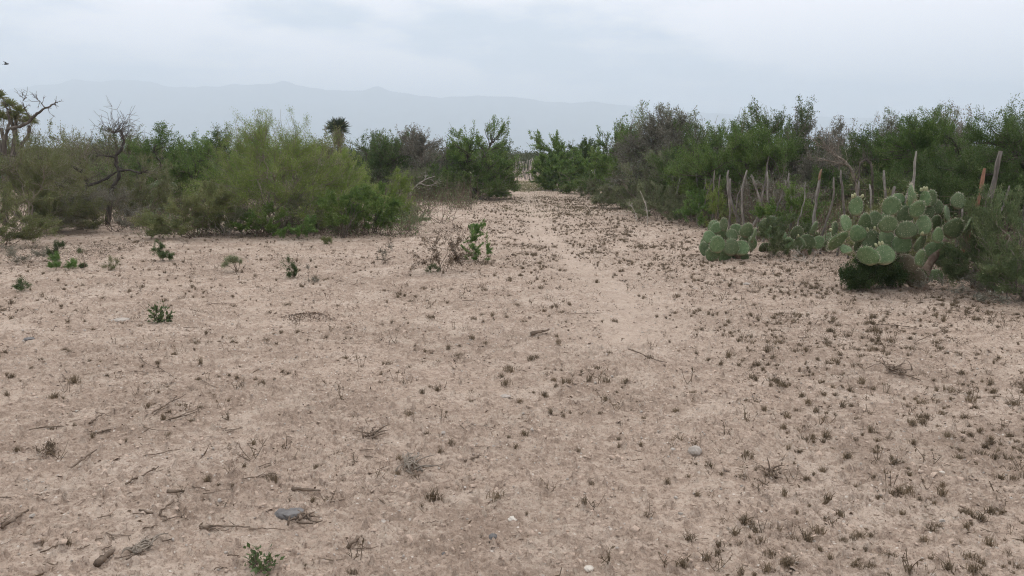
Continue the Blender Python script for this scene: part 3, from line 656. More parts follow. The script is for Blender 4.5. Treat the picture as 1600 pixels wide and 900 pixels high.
# ------------------------------------------------------------------ yuccas
def head(rng, c, n, L, w, up=.35):
    d = norm(rng.normal(size=(n, 3))+np.array([0, 0, up])); d[:, 2] = np.where(d[:, 2] < -.35, -d[:, 2], d[:, 2])
    s = norm(np.cross(d, rng.normal(size=(n, 3)))); l = L*rng.uniform(.75, 1.1, (n, 1))
    b = c+d*.05
    droop = np.array([0, 0, -.06])*l
    V = np.stack([b-s*w*.5, b+s*w*.5, b+d*l*.6+s*w*.45, b+d*l*.6-s*w*.45, b+d*l+droop+s*.003, b+d*l+droop-s*.003], 1).reshape(-1, 3)
    i = np.arange(n)[:, None]*6
    return V, np.concatenate([i+np.array([0, 1, 2, 3]), i+np.array([3, 2, 4, 5])])
def yucca(name, label, Y, trunks, heads, L, w, seed, n=150):
    rng = np.random.default_rng(seed)
    px = trunks[0][0][0]; X = gX(px, Y); gz = hz(X, Y); off = np.array((X, Y, gz)); root = thing(name, label, 'yucca', off)
    parts = []
    for t in trunks:
        p = np.array([P3(a, b, Y) for a, b in t])-off; q = resample(p, 12)
        parts.append(tubes(q[None], np.linspace(.085, .06, 12)[None]*(1 if len(heads) == 1 else .7)*(1+.1*rng.normal(size=12))[None], 8))
    mk('trunk', *join(parts), M['cactuswood'] if len(heads) == 1 else M['bark'], root, smooth=True)
    for a, b, s in heads:
        c = P3(a, b, Y)-off
        V, Fq = head(rng, c, n, L*s, w)
        h = mk('leaf_head', V, Fq, M['yucca'] if len(heads) == 1 else M['olive'], root, tint=rng.random(len(Fq)))
        # skirt of dead blades
        m = int(n*1.6)
        d = norm(rng.normal(size=(m, 3))*np.array([.5, .5, .2])+np.array([0, 0, -1.]))
        st = c+np.stack([rng.normal(size=m)*.09, rng.normal(size=m)*.09, -rng.uniform(-.08, .36, m)*s], -1)
        LV, LF = leaves(rng, st, d, L*s*.65*rng.uniform(.6, 1, m), .09)
        mk('dead_skirt', LV, LF, M['skirt'], h, tint=rng.random(m))
    return root
yucca('yucca', 'round-headed single yucca rising above the thicket right of the big lime-green bush', 27.5,
      [[(530, 315), (531, 270), (531, 235), (529, 205)]], [(528, 203, 1.)], .44, .045, 3, 280)
yucca('yucca', 'shaggy many-headed yucca at the far left edge, against the hills', 23,
      [[(15, 330), (12, 270), (6, 225), (2, 200)], [(14, 290), (20, 235), (24, 205), (25, 185)], [(14, 270), (32, 230), (44, 212), (46, 196)], [(12, 260), (-4, 215), (-8, 175), (-2, 158)], [(24, 212), (18, 190), (15, 170)]],
      [(2, 185, 1), (30, 176, .95), (47, 190, .9), (-2, 152, .9), (15, 165, .9), (24, 186, .85)], .23, .026, 4, 120)

# ------------------------------------------------------------------ prickly pears
def pad_mesh(seed, old=False):
    rng = np.random.default_rng(seed)
    nu, nv = 13, 16
    u = np.linspace(0, 1, nu)
    w = np.sin(np.pi*np.clip(u*.94+.035, 0, 1)**(.82+.08*rng.random()))**.62*.5
    w[0] = .09; w[-1] = .03
    th = np.minimum(.075, .25*w)+.012
    a = np.arange(nv)/nv*2*np.pi
    ca, sa = np.cos(a), np.sin(a)
    bend = .10*(rng.random()-.5)*np.sin(u*np.pi); tw = (rng.random()-.5)*.35
    x = w[:, None]*np.sign(ca)*np.abs(ca)**.9*(1+.05*np.sin(a*2+seed)[None]*u[:, None]); y = th[:, None]*sa[None]+bend[:, None]+.05*(x**2)*4*(rng.random()-.3)
    ang = tw*(u-.3)[:, None]
    X = x*np.cos(ang)-y*np.sin(ang); Yv = x*np.sin(ang)+y*np.cos(ang); Z = np.broadcast_to(u[:, None], X.shape)
    V = np.stack([X, Yv, Z], -1)
    i = np.arange(nu-1)[:, None]*nv; j = np.arange(nv)[None]
    Fq = np.stack([i+j, i+(j+1) % nv, i+nv+(j+1) % nv, i+nv+j], -1).reshape(-1, 4)
    Vf = V.reshape(-1, 3); e = (nu-1)*nv
    cap = np.array([[e+k, e+k+1, e+nv-2-k, e+nv-1-k] for k in range(nv//2-1)])
    Fq = np.concatenate([Fq, cap]); tint = np.clip(.75-Vf[Fq[:, 0], 2]*6, 0, .75)
    # spines: on the rim and in rows over both faces
    P, D = [], []
    for ui in np.linspace(.16, .99, 15):
        k = min(nu-2, int(ui*(nu-1))); f = ui*(nu-1)-k
        for s in range(0, nv, 1):
            rim = s in (0, nv//2)
            if not rim and (rng.random() < .62 or ui > .95): continue
            p = V[k, s]*(1-f)+V[k+1, s]*f; c = np.array([0, p[1]*.0+bend[k], p[2]-.08])
            nrm = norm(np.array([ca[s]*.35 if not rim else ca[s], sa[s], .25 if ui < .9 else 1.]))
            for _ in range(3 if rim or ui > .9 else 1): P.append(p); D.append(norm(nrm+rng.normal(size=3)*.45))
    for s in range(0, nv):
        for _ in range(2): P.append(V[-2, s]); D.append(norm(np.array([ca[s]*.6, sa[s]*.5, 1.])+rng.normal(size=3)*.35))
    P = np.array(P); D = np.array(D)
    SV, SF = leaves(rng, P, D, rng.uniform(.05, .11, len(P)), .15)
    V2, F2 = join([(Vf, Fq), (SV, SF)])
    midx = np.concatenate([np.zeros(len(Fq)), np.ones(len(SF))]); tn = np.concatenate([tint, np.zeros(len(SF))])
    o = mk('pad', V2, F2, [M['oldpad'] if old else M['pad'], M['spine']], midx=midx, tint=tn)
    sm_ = np.concatenate([np.ones(len(Fq), bool), np.zeros(len(SF), bool)])
    o.data.polygons.foreach_set('use_smooth', sm_)
    me = o.data; bpy.data.objects.remove(o)
    return me
PADS = [pad_mesh(i) for i in range(6)]; OLDP = [pad_mesh(20+i, True) for i in range(2)]
def fruit_mesh():
    u = np.linspace(0, 1, 6); w = np.array([.25, .42, .5, .5, .4, .22]); a = np.arange(8)/8*2*np.pi
    V = np.stack([w[:, None]*np.cos(a), w[:, None]*np.sin(a), np.broadcast_to(u[:, None]*1.5, (6, 8))], -1).reshape(-1, 3)
    i = np.arange(5)[:, None]*8; j = np.arange(8)[None]
    Fq = np.stack([i+j, i+(j+1) % 8, i+8+(j+1) % 8, i+8+j], -1).reshape(-1, 4)
    Fq = np.concatenate([Fq, [[40, 41, 46, 47], [41, 42, 45, 46], [42, 43, 44, 45]]])
    o = mk('fruit', V, Fq, M['fruit'], smooth=True); me = o.data; bpy.data.objects.remove(o); return me
FRUIT = fruit_mesh()
from mathutils import Matrix, Vector, Euler
def cactus(label, basepx, Y, pads, stems, seed, extra=0, fruit=.35):
    rng = np.random.default_rng(seed)
    X = gX(basepx[0], Y); gz = hz(X, Y); off = np.array((X, Y, gz)); root = thing('prickly_pear', label, 'cactus', off)
    if stems:
        parts = []
        for st in stems:
            p = np.array([P3(a, b, Y+c) for a, b, c in st[0]])-off; q = resample(p, 12)
            parts.append(tubes(q[None], np.linspace(st[1], st[2], 12)[None]*(1+.12*rng.normal(size=12))[None], 8))
        mk('woody_stem', *join(parts), M['cactuswood'], root, smooth=True)
    pxm = np.mean([p[0] for p in pads]); 
    allp = [tuple(p) for p in pads]
    for i in range(extra):     # pads at the back of the clump
        p = pads[rng.integers(0, len(pads))]
        allp.append((p[0]+rng.normal()*14, p[1]+rng.uniform(-2, 18), rng.uniform(9, 13), rng.uniform(11, 14), None, rng.uniform(.25, .7)))
    for p in allp:
        cx, cy, hw, hh = p[:4]; rot = p[4] if len(p) > 4 else None; dy = p[5] if len(p) > 5 and p[5] is not None else rng.uniform(-.28, .12)
        old = len(p) > 6 and p[6] == 'old'
        Yp = Y+dy
        if rot is None: rot = math.degrees(math.atan2(cx-pxm, basepx[1]-cy+25))*.75+rng.normal()*9
        sc = depth(Yp)/F
        w = 2.12*hw*sc; h = 2.12*hh*sc; yaw = rng.normal()*28
        full = h*.9
        if hw < .62*hh: yaw = math.degrees(math.acos(max(.18, min(1, hw/(hh*.82)))))*(1 if rng.random() < .5 else -1); w = h*.82
        else: w = w/max(.72, math.cos(R(yaw)))
        if hh < .72*hw: h = w*1.0   # foreshortened: leans towards or away from the viewer
        lean = rng.normal()*12
        if hh < .72*hw: lean = math.degrees(math.acos(max(.3, hh/hw)))*(1 if rng.random() < .5 else -1)
        m = Matrix.Rotation(R(rot), 3, 'Y') @ Matrix.Rotation(R(lean), 3, 'X') @ Matrix.Rotation(R(yaw), 3, 'Z')
        c = Vector(P3(cx, cy, Yp)-off); base = c-(m @ Vector((0, 0, h*.5)))
        if base.z < .0 and not old: base.z = max(base.z, -.03)
        o = bpy.data.objects.new('old_pad' if old else 'pad', OLDP[rng.integers(0, 2)] if old else PADS[rng.integers(0, 6)])
        COL.objects.link(o); o.parent = root
        mm = m.to_4x4(); mm.translation = base
        o.matrix_basis = mm @ Matrix.Diagonal((w, h*(1.15 if old else .95), h, 1))
        if not old and rng.random() < fruit:
            for k in range(rng.integers(1, 4)):
                f = bpy.data.objects.new('fruit', FRUIT); COL.objects.link(f); f.parent = o
                a = rng.uniform(-.9, .9)
                fm = Matrix.Translation((math.sin(a)*.42, 0, .72+.24*math.cos(a))) @ Matrix.Rotation(a*.7, 4, 'Y') @ Matrix.Diagonal((.033/w, .033/(h*.95), .033/h, 1))
                f.matrix_basis = fm
    return root
z8 = lambda l: [(1260+p[0]/3.75, 250+p[1]/3.75, p[2]/3.75, p[3]/3.75, *(p[4:])) for p in l]
z7 = lambda l: [(1060+p[0]/4.5, 225+p[1]/4.5, p[2]/4.5, p[3]/4.5, *(p[4:])) for p in l]
N_ = None
cactus('largest prickly pear, broad clump of green pads beside the reddish post', (1444, 462), 9.3, z8([
    (295, 270, 42, 55, -6), (230, 370, 40, 48), (165, 405, 38, 38), (180, 470, 65, 46, -70, -.2), (228, 522, 32, 22), (340, 365, 42, 55), (405, 350, 37, 50, N_, .15),
    (300, 430, 42, 50, N_, .05), (500, 270, 50, 55, N_, -.05), (535, 228, 37, 32, N_, .25), (625, 226, 62, 36, N_, .1), (690, 228, 13, 48, 4), (655, 290, 48, 52, 8), (580, 320, 42, 50, N_, .1),
    (478, 375, 54, 48, N_, -.25), (585, 410, 54, 50, -6, -.2), (685, 385, 24, 60, 5), (890, 240, 44, 48, 12, .1), (820, 320, 46, 50, N_, .15), (755, 365, 36, 42, N_, .2),
    (865, 400, 60, 60, 20, -.15), (945, 385, 26, 55, 18, -.2), (770, 440, 42, 44, 8, -.3), (670, 485, 64, 52, 10, -.25), (360, 560, 54, 58, -20, -.35), (455, 555, 52, 58, -6, -.3),
    (670, 575, 36, 50, 10, -.42), (385, 470, 58, 58, -20, .05), (470, 465, 54, 58, -5, .05), (560, 490, 54, 60, 0, 0), (760, 530, 58, 58, 25, .1), (330, 500, 50, 50, -30, .2),
    (575, 610, 58, 58, -10, -.08, 'old'), (500, 600, 50, 55, -25, .1, 'old'), (640, 690, 46, 62, -12, -.1, 'old')]),
    [([(1446, 468, -.05), (1438, 445, -.05), (1428, 430, 0), (1412, 410, .03), (1395, 388, .05)], .085, .05), ([(1440, 450, 0), (1446, 425, .05), (1460, 400, .1), (1480, 375, .1)], .06, .04)], 11, 14, .3)
cactus('leftmost prickly pear, low bluish clump at the edge of the field', (1155, 410), 12.0, z7([
    (180, 735, 45, 40, -60), (215, 655, 42, 45, -25), (265, 590, 46, 38, N_, .1), (320, 565, 17, 46, 0), (275, 705, 55, 60, -12, -.3), (305, 625, 46, 42, N_, .15), (380, 640, 46, 42, N_, -.05),
    (410, 600, 36, 38, N_, .1), (480, 605, 46, 52, 10), (370, 725, 52, 60, 5, -.25), (440, 730, 50, 52, 12, -.2), (460, 680, 32, 42, N_, -.1), (240, 775, 50, 50, -40, -.2), (330, 800, 60, 50, -10, -.1), (430, 805, 58, 45, 20, -.05),
    (530, 640, 20, 52, 14), (512, 705, 26, 55, 10), (350, 660, 46, 46, N_, .2), (290, 780, 50, 50, -15, .15)]),
    [([(1162, 412, 0), (1155, 402, 0), (1145, 392, 0), (1130, 380, 0)], .07, .05)], 12, 8, .1)
cactus('middle prickly pear half hidden in the feathery shrub, right of the leftmost one', (1258, 404), 12.5, z7([
    (660, 545, 36, 40, -10), (640, 620, 36, 46, -20), (665, 680, 26, 50, -10), (830, 620, 46, 46, -10), (950, 592, 27, 50, 18), (980, 692, 40, 50, 35), (900, 690, 56, 56, 8), (850, 705, 50, 50, -10), (890, 760, 50, 50, 0), (720, 640, 40, 44, N_, .2), (780, 700, 46, 46, N_, .1)]),
    [([(1258, 406, 0), (1256, 395, 0), (1250, 385, 0)], .06, .05)], 13, 5, .1)
cactus('far bluish prickly pear standing among the left scrub, below the pointed dark tree', (250, 352), 20.2, [
    (240, 294, 7, 8), (250, 289, 7, 8), (260, 297, 7, 8), (245, 304, 8, 8), (233, 302, 6, 7), (256, 309, 8, 9), (268, 292, 6, 7), (240, 314, 8, 9), (250, 322, 8, 9), (262, 320, 7, 9), (246, 334, 8, 10), (255, 337, 8, 10)],
    [([(250, 354, 0), (249, 345, 0), (248, 335, 0)], .06, .05)], 14, 0, 0)

# ------------------------------------------------------------------ fences
FL = np.array([(6.3, 6.8), (5.72, 8.8), (5.05, 12.4), (4.55, 15.0), (4.25, 18), (3.9, 30), (2.9, 37)])
def fence_hit(px):
    best = None
    for a, b in zip(FL[:-1], FL[1:]):
        t = np.linspace(0, 1, 200); q = a+(b-a)*t[:, None]
        pp = 800+F*q[:, 0]/(q[:, 1]*CP+(EYE-.8)*SP)
        i = np.argmin(abs(pp-px))
        if best is None or abs(pp[i]-px) < best[0]: best = (abs(pp[i]-px), q[i])
    return best[1]
fence = thing('wire_fence', 'old fence of crooked grey stakes with rusty wire mesh along the right of the clearing', 'fence', (5.05, 12.4, hz(5.05, 12.4)))
FO = np.array(fence.location)
def stake(px, top, r0, mat, lean=0, crook=0, label=None, tip=None, parent=fence, off=FO, at=None, Yoff=0, seed=0, name='fence_post'):
    rng = np.random.default_rng(int(px*13+top)+seed)
    x, y = at if at is not None else fence_hit(px); y = y+Yoff; x = gX(px, y, .8)
    gz = hz(x, y); H = zAt(top, y)-gz
    r0 = r0*.76; k = 14; t = np.linspace(0, 1, k)
    p = np.stack([lean*H*(t-.55)+crook*.10*np.sin(t*5.5+rng.uniform(0, 6))+.006*rng.normal(size=k), .02*np.sin(t*4+rng.uniform(0, 6))*crook, t*(H+.25)-.25], -1)+np.array([x, y, gz])-off
    rr = r0*(1.05-.22*t)*(1+.10*np.sin(t*19+rng.uniform(0, 6))+.10*rng.normal(size=k)); rr[-1] *= .6
    V, Fq = tubes(p[None], rr[None], 8)
    ang = np.tile(np.arange(8), k); V = V+(norm(V-np.repeat(p, 8, 0)))*(r0*.16*rng.normal(size=(1, 8)).repeat(k, 0).ravel())[:, None]
    o = mk(name, V, Fq, mat, parent, smooth=True)
    if label: o['label'] = label
    if tip is not None:
        e = p[-1]; q = np.array([e-[0, 0, .06], e+[.01, 0, .05], e+[.03, 0, .12]]); mk('split_tip', *tubes(resample(q, 5)[None], np.array([[.02, .02, .018, .014, .006]]), 6), tip, o, smooth=True)
    return o
g, dk = M['post'], M['darkpost']; RS0 = np.random.default_rng(31)
for a in [(1597, 276, .02, dk), (1540, 236, .042, dk, .10, .2, 'thick dark weathered post leaning right'), (1517, 263, .033, M['redpost'], .12, .3, 'reddish brown peeling post'), (1424, 236, .021, g, .02, .2, 'tall thin grey stake'),
          (1377, 266, .03, g, 0, .5), (1394, 291, .04, dk), (1335, 282, .022, dk, .1), (1315, 266, .024, dk, 0, .6), (1474, 292, .02, g, -.55), (1275, 276, .036, g, 0, .3, 'pale stake with a split orange tip', M['orange']), (1233, 270, .026, g, .05, .6),
          (1209, 298, .016, g), (1198, 268, .026, g, .05, .4), (1190, 245, .022, dk, .08, .3), (1176, 273, .026, g, .14, 1.6, 'crooked pale stake with a bend in the middle'), (1163, 266, .027, g, .04, .5), (1149, 279, .028, g, -.16, .8), (1139, 266, .028, g, .03, .5),
          (1123, 273, .022, dk), (1115, 266, .024, dk), (1096, 276, .02, g, .03, .8), (1092, 265, .026, g, .05, .9)]:
    stake(*a)
for px, tp in [(1252, 284), (1294, 277), (1352, 288), (1450, 296), (1492, 300), (1562, 290), (1218, 281), (1106, 279), (1084, 272), (1157, 288), (1408, 283)]:
    stake(px, tp, .018, dk if px % 4 else g, RS0.normal()*.08, .7)
for px, tp in [(972, 262), (957, 268), (943, 264), (938, 267), (930, 261), (925, 266), (1000, 266), (1020, 270), (985, 272), (1048, 268), (1062, 272), (980, 263), (965, 265), (950, 264), (948, 270), (1012, 263), (1035, 265)]:
    stake(px, tp, .032, M['whitetwig'] if px % 3 else g, 0, .5)
def wire_net():
    seg = FL[:5]; s = [0]
    for a, b in zip(seg[:-1], seg[1:]): s.append(s[-1]+np.hypot(*(b-a)))
    rng = np.random.default_rng(3)
    u = np.arange(0, s[-1], .11); x = np.interp(u, s, seg[:, 0]); y = np.interp(u, s, seg[:, 1]); z = height(x, y)
    bul = .03*np.sin(u*3.1)+.02*np.sin(u*7.7)
    lv = np.linspace(.03, 1.05, 11); parts = []
    for l in lv:
        p = np.stack([x+bul*np.sin(l*3), y, z+l+.015*np.sin(u*2.3+l*9)], -1)-FO
        parts.append(tubes(p[None], np.full((1, len(u)), .0022), 3))
    p = np.stack([np.stack([x+bul*np.sin(l*3)+.008*rng.normal(size=len(u)), y, z+l+.015*np.sin(u*2.3+l*9)], -1) for l in lv], 1)-FO
    parts.append(tubes(p, np.full(p.shape[:2], .0018), 3))
    mk('wire_mesh', *join(parts), M['wire'], fence)
wire_net()
far = thing('stake_fence', 'distant fence of close-set pale stakes across the end of the path', 'fence', (gX(826, 51), 51, hz(gX(826, 51), 51)))
FFO = np.array(far.location); rg = np.random.default_rng(8)
for i, px in enumerate(np.concatenate([np.arange(795, 852, 2.2), [829.5, 847.5]])):
    y = 51+rg.normal()*.25-(4 if i >= 26 else 0)
    stake(px+rg.normal()*.5, 250+rg.normal()*2.2, .032+.008*rg.random(), M['whitetwig'] if rg.random() < .6 else g, rg.normal()*.05, .5, None, None, far, FFO, (0, y), 0, i)

# ------------------------------------------------------------------ sticks, stones, bird
RS = np.random.default_rng(77)
def stick(p0, p1, r=.006, label=None, mat=None, name='twig', cat='twig', group='scattered dry twigs', forks=None):
    Y0, Y1 = gY(p0[1]), gY(p1[1]); a = np.array((gX(p0[0], Y0), Y0, 0)); b = np.array((gX(p1[0], Y1), Y1, 0)); c = (a+b)/2
    c[2] = hz(c[0], c[1]); L = np.linalg.norm(b-a)
    r = r*.5; k = 9; t = np.linspace(0, 1, k)[:, None]
    pts = a+(b-a)*t; n = np.array([-(b-a)[1], (b-a)[0], 0])/max(L, 1e-4)
    pts = pts+n*(np.sin(t*RS.uniform(2, 5)+RS.uniform(0, 6))*L*.035)+RS.normal(size=(k, 3))*np.array([.004, .004, 0])
    hm = height(pts[:, 0], pts[:, 1])+micro(pts[:, 0], pts[:, 1]); lin = np.polyval(np.polyfit(t[:, 0], hm, 1), t[:, 0])
    pts[:, 2] = lin+.45*max(0, (hm-lin).max())+r*.9-.003+.006+.02*np.abs(np.sin(t[:, 0]*3+RS.uniform(0, 3)))*min(1, L)
    rr = r*np.linspace(1.15, .6, k)*(1+.12*RS.normal(size=k))
    parts = [tubes((pts-c)[None], rr[None], 6)]
    nf = RS.integers(0, 3) if forks is None else forks
    for _ in range(nf):
        i = RS.integers(2, k-2); d = norm((b-a)*RS.choice([-1, 1])/L+n*RS.choice([-1, 1])*RS.uniform(.4, 1)+np.array([0, 0, .25])); l = L*RS.uniform(.12, .3)
        q = np.stack([pts[i], pts[i]+d*l*.5, pts[i]+d*l+RS.normal(size=3)*l*.1])-c
        parts.append(tubes(resample(q, 5)[None], r*np.linspace(.7, .35, 5)[None], 4))
    o = mk(name, *join(parts), mat or (M['stick'] if RS.random() < .6 else M['browntwig']), loc=c, smooth=True)
    tag(o, label or 'thin dry brown twig lying on the bare soil', cat, None if label else group)
    return o
za = lambda p: (p[0]/3.46, 640+p[1]/3.46)
zb = lambda p: (400+p[0]/3.46, 640+p[1]/3.46)
zc = lambda p: (1066+p[0]/3, 400+p[1]/3)
zd = lambda p: (533+p[0]/3, 330+p[1]/3)
ze = lambda p: (p[0]/3, 400+p[1]/3)
for f, l in ((za, [((165, 130), (340, 105)), ((375, 80), (440, 65)), ((835, 50), (925, 0)), ((910, 78), (1120, 30)), ((780, 120), (910, 150)), ((150, 305), (230, 280)), ((775, 285), (1000, 240)),
                   ((730, 605), (790, 595)), ((875, 640), (985, 600)), ((950, 575), (1030, 630)), ((955, 580), (975, 510)), ((990, 600), (1000, 540)), ((525, 595), (600, 575)),
                   ((0, 640), (60, 605)), ((1080, 672), (1250, 684)), ((220, 795), (380, 735)), ((780, 680), (855, 660)), ((620, 825), (730, 820)), ((550, 785), (610, 765)), ((885, 745), (935, 738)), ((700, 850), (780, 740)),
                   ((1390, 355), (1490, 335)), ((1280, 265), (1360, 310)), ((1100, 495), (1240, 470)), ((1310, 420), (1490, 390)), ((1230, 160), (1310, 120)), ((1040, 445), (1130, 475)), ((1170, 895), (1230, 885)), ((5, 515), (80, 505)), ((195, 480), (260, 487)), ((575, 695), (700, 712)), ((525, 725), (640, 722)), ((1340, 675), (1540, 680)), ((1130, 690), (1290, 660)), ((420, 790), (490, 765)), ((1230, 830), (1300, 815)), ((720, 770), (830, 775))]),
             (zb, [((10, 355), (110, 340)), ((0, 410), (100, 390)), ((590, 265), (660, 295)), ((520, 775), (660, 770)), ((660, 345), (710, 330)), ((1180, 205), (1240, 210)), ((180, 635), (300, 605)), ((560, 245), (640, 240)), ((900, 640), (990, 625)), ((410, 540), (480, 500))]),
             (zc, [((1075, 450), (1110, 375)), ((860, 530), (950, 510)), ((550, 385), (620, 375)), ((330, 308), (440, 315)), ((250, 180), (420, 175)), ((920, 415), (1070, 418)), ((1250, 260), (1330, 270)), ((500, 130), (530, 85)), ((1210, 360), (1330, 355))]),
             (zd, [((1060, 500), (1220, 495)), ((570, 430), (700, 435)), ((0, 625), (105, 635)), ((850, 170), (950, 172))]),
             (ze, [((790, 785), (970, 745)), ((440, 855), (525, 840)), ((660, 480), (800, 590)), ((930, 590), (1030, 640)), ((750, 635), (840, 660)), ((190, 825), (290, 815)), ((450, 750), (520, 775)), ((1050, 855), (1140, 825)), ((860, 350), (950, 345)), ((300, 575), (325, 625)), ((990, 235), (1110, 232)), ((720, 535), (790, 540)), ((600, 555), (700, 560))])):
    for p0, p1 in l:
        stick(f(p0), f(p1), RS.uniform(.0035, .006))
for f, p0, p1, r, lab in [(za, (390, 345), (530, 255), .011, 'long dark stick slanting on the soil right of the rust-brown tuft plant'), (za, (680, 425), (870, 340), .0095, 'straight slanting stick ending at a dry tuft, lower left of the photo'),
                          (za, (750, 570), (910, 610), .010, 'longest stick of the small crossed heap left of the grey flat stone'), (za, (860, 595), (950, 525), .009, 'stick propped steeply in the small crossed heap'),
                          (za, (0, 660), (170, 575), .014, 'thick forked stick at the left edge of the photo'), (za, (1080, 663), (1350, 672), .009, 'long thin stick lying level just left of the grey flat stone'),
                          (zd, (1345, 685), (1525, 740), .011, 'straight brown stick alone on the pale track'), (zc, (910, 322), (1110, 345), .010, 'long straight stick lying level before the large prickly pear'),
                          (zc, (1110, 420), (1240, 325), .008, 'thin stick slanting up towards the feathery shrub on the right'), (zc, (980, 540), (1120, 585), .012, 'dark forked branch lying among tufts in the right of the clearing'),
                          (ze, (720, 765), (830, 700), .010, 'dark stick slanting on the soil below the lone mound plant'), (ze, (430, 800), (470, 760), .012, 'short split stick on the left side of the clearing'),
                          (zb, (495, 765), (580, 715), .016, 'thick short pale stick at the bottom centre-left'), (zd, (190, 250), (255, 222), .018, 'dead stick at the foot of the small bare grey shrub')]:
    stick(f(p0), f(p1), r, lab, M['stick'], 'stick', 'stick', None)
for f, p0, p1, r, lab in [(za, (905, 490), (1020, 465), .017, 'dark bark strip right of the slanting stick'), (zb, (200, 470), (335, 482), .018, 'dark ragged bark piece just above the grey flat stone'), (zb, (1130, 285), (1215, 270), .014, 'short dark stick piece right of the dead twig bunch'),
                          (zd, (885, 595), (975, 590), .035, 'flat dark chunk of dead wood on the middle of the track'), (za, (505, 155), (605, 140), .013, 'dark curved bark strip on the left, above the long slanting stick'), (za, (530, 870), (620, 800), .03, 'thick rotten log end at the bottom left')]:
    o = stick(f(p0), f(p1), r, lab, M['browntwig'], 'bark_piece', 'bark', None, forks=0)
def bunch(label, px, py, w, n, seed, mat):
    rng = np.random.default_rng(seed); Y = gY(py); X = gX(px, Y); W = w/F*depth(Y)
    S = rng.normal(size=(n, 3))*np.array([W*.22, W*.3, 0]); S[:, 2] = .012
    d = norm(rng.normal(size=(n, 3))*np.array([.6, 1, .0])+np.array([.2, .5, .18])); L = rng.uniform(.3, .8, (n, 1))*W
    E = S+d*L; E[:, 2] = np.abs(E[:, 2])
    p = bez(S, (S+E)/2+rng.normal(size=S.shape)*.12*W+np.array([0, 0, .04*W]), E, 6); p[..., 2] = np.abs(p[..., 2])+.005
    o = mk('dead_twig_bunch', *tubes(p, np.linspace(.006, .002, 6)[None], 4), mat, loc=(X, Y, hz(X, Y)+.008), smooth=True)
    tag(o, label, 'twig bunch')
bunch('bunch of pale dead twigs lying in the lower centre of the soil', 640, 735, 46, 34, 4, M['twig'])
bunch('pale dead twig tangle at the bottom left, beside a dry tuft', 222, 868, 34, 26, 5, M['twig'])
bunch('thin wiry dead twigs just below the grey flat stone', 470, 822, 40, 16, 6, M['browntwig'])
bunch('brown dead twig tangle left of the dead twig bunch', 585, 690, 34, 18, 7, M['browntwig'])
bunch('curled dead weed tangle in the lower right of the soil', 1206, 744, 30, 16, 8, M['stick'])
bunch('dark dead brush litter at the right, below the feathery shrub', 1400, 580, 50, 22, 9, M['stick'])

def stone(label, px, py, w, h, mat, seed, flat=.6, name='stone', cut=False):
    import bmesh
    rng = np.random.default_rng(seed); Y = gY(py); X = gX(px, Y); s = depth(Y)/F; rx = w*s/2
    bm = bmesh.new(); bmesh.ops.create_icosphere(bm, subdivisions=4, radius=1)
    for v in bm.verts:
        p = np.array(v.co); q = p*1.7+seed
        n = float(gnoise(np.array([q[0]+q[2]*.7]), np.array([q[1]-q[2]*.5]), seed)[0]); n2 = float(gnoise(np.array([q[0]*3+q[2]]), np.array([q[1]*3-q[2]]), seed+1)[0])
        p = p*(1+.22*n+.05*n2)
        if cut: p[2] = np.clip(p[2], -.7, .42); p[1] = min(p[1], .42+.12*p[0])
        v.co = (p[0]*rx, p[1]*rx*.85, p[2]*rx*flat)
    me = bpy.data.meshes.new(name); bm.to_mesh(me); bm.free(); me.materials.append(mat)
    me.polygons.foreach_set('use_smooth', np.full(len(me.polygons), not cut))
    o = bpy.data.objects.new(name, me); COL.objects.link(o); o.location = (X, Y, hz(X, Y)+max(0, float(micro(np.array([X]), np.array([Y]))[0]))+rx*flat*.4)
    return tag(o, label, 'stone')
stone('flat dark grey stone with a straight upper edge, lower left of the soil', 453, 810, 44, 26, M['greystone'], 4, .44, cut=True)
stone('rounded pale tan stone among the tufts in the lower right', 1085, 712, 20, 16, M['palestone'], 5, .8)
stone('small whitish pebble in the lower centre', 801, 817, 15, 10, M['whitestone'], 6)
stone('small blue-grey pebble at the bottom centre', 770, 853, 13, 12, M['greystone'], 7, .8)
stone('small whitish stone cut by the bottom edge', 920, 897, 15, 7, M['whitestone'], 8)
stone('flat faint grey stone sunk in the soil below the grey flat stone', 599, 820, 16, 9, M['palestone'], 9, .3)
stone('flat pale stone sunk in the soil at the centre', 790, 619, 16, 8, M['palestone'], 10, .3)
stone('bluish flat stone near the left edge of the soil', 46, 532, 16, 9, M['greystone'], 11, .35)
stone('little grey pebble beside the bottom dry weed', 695, 871, 10, 8, M['greystone'], 12)
stone('flat tan stone by the lone mound plant, left of it', 189, 502, 26, 6, M['palestone'], 13, .25)
stone('pale flat stone in the field below the leftmost prickly pear', 1167, 445, 12, 6, M['palestone'], 14, .4)
stone('white chip of stone among the tufts at far right', 1472, 735, 8, 5, M['whitestone'], 15)

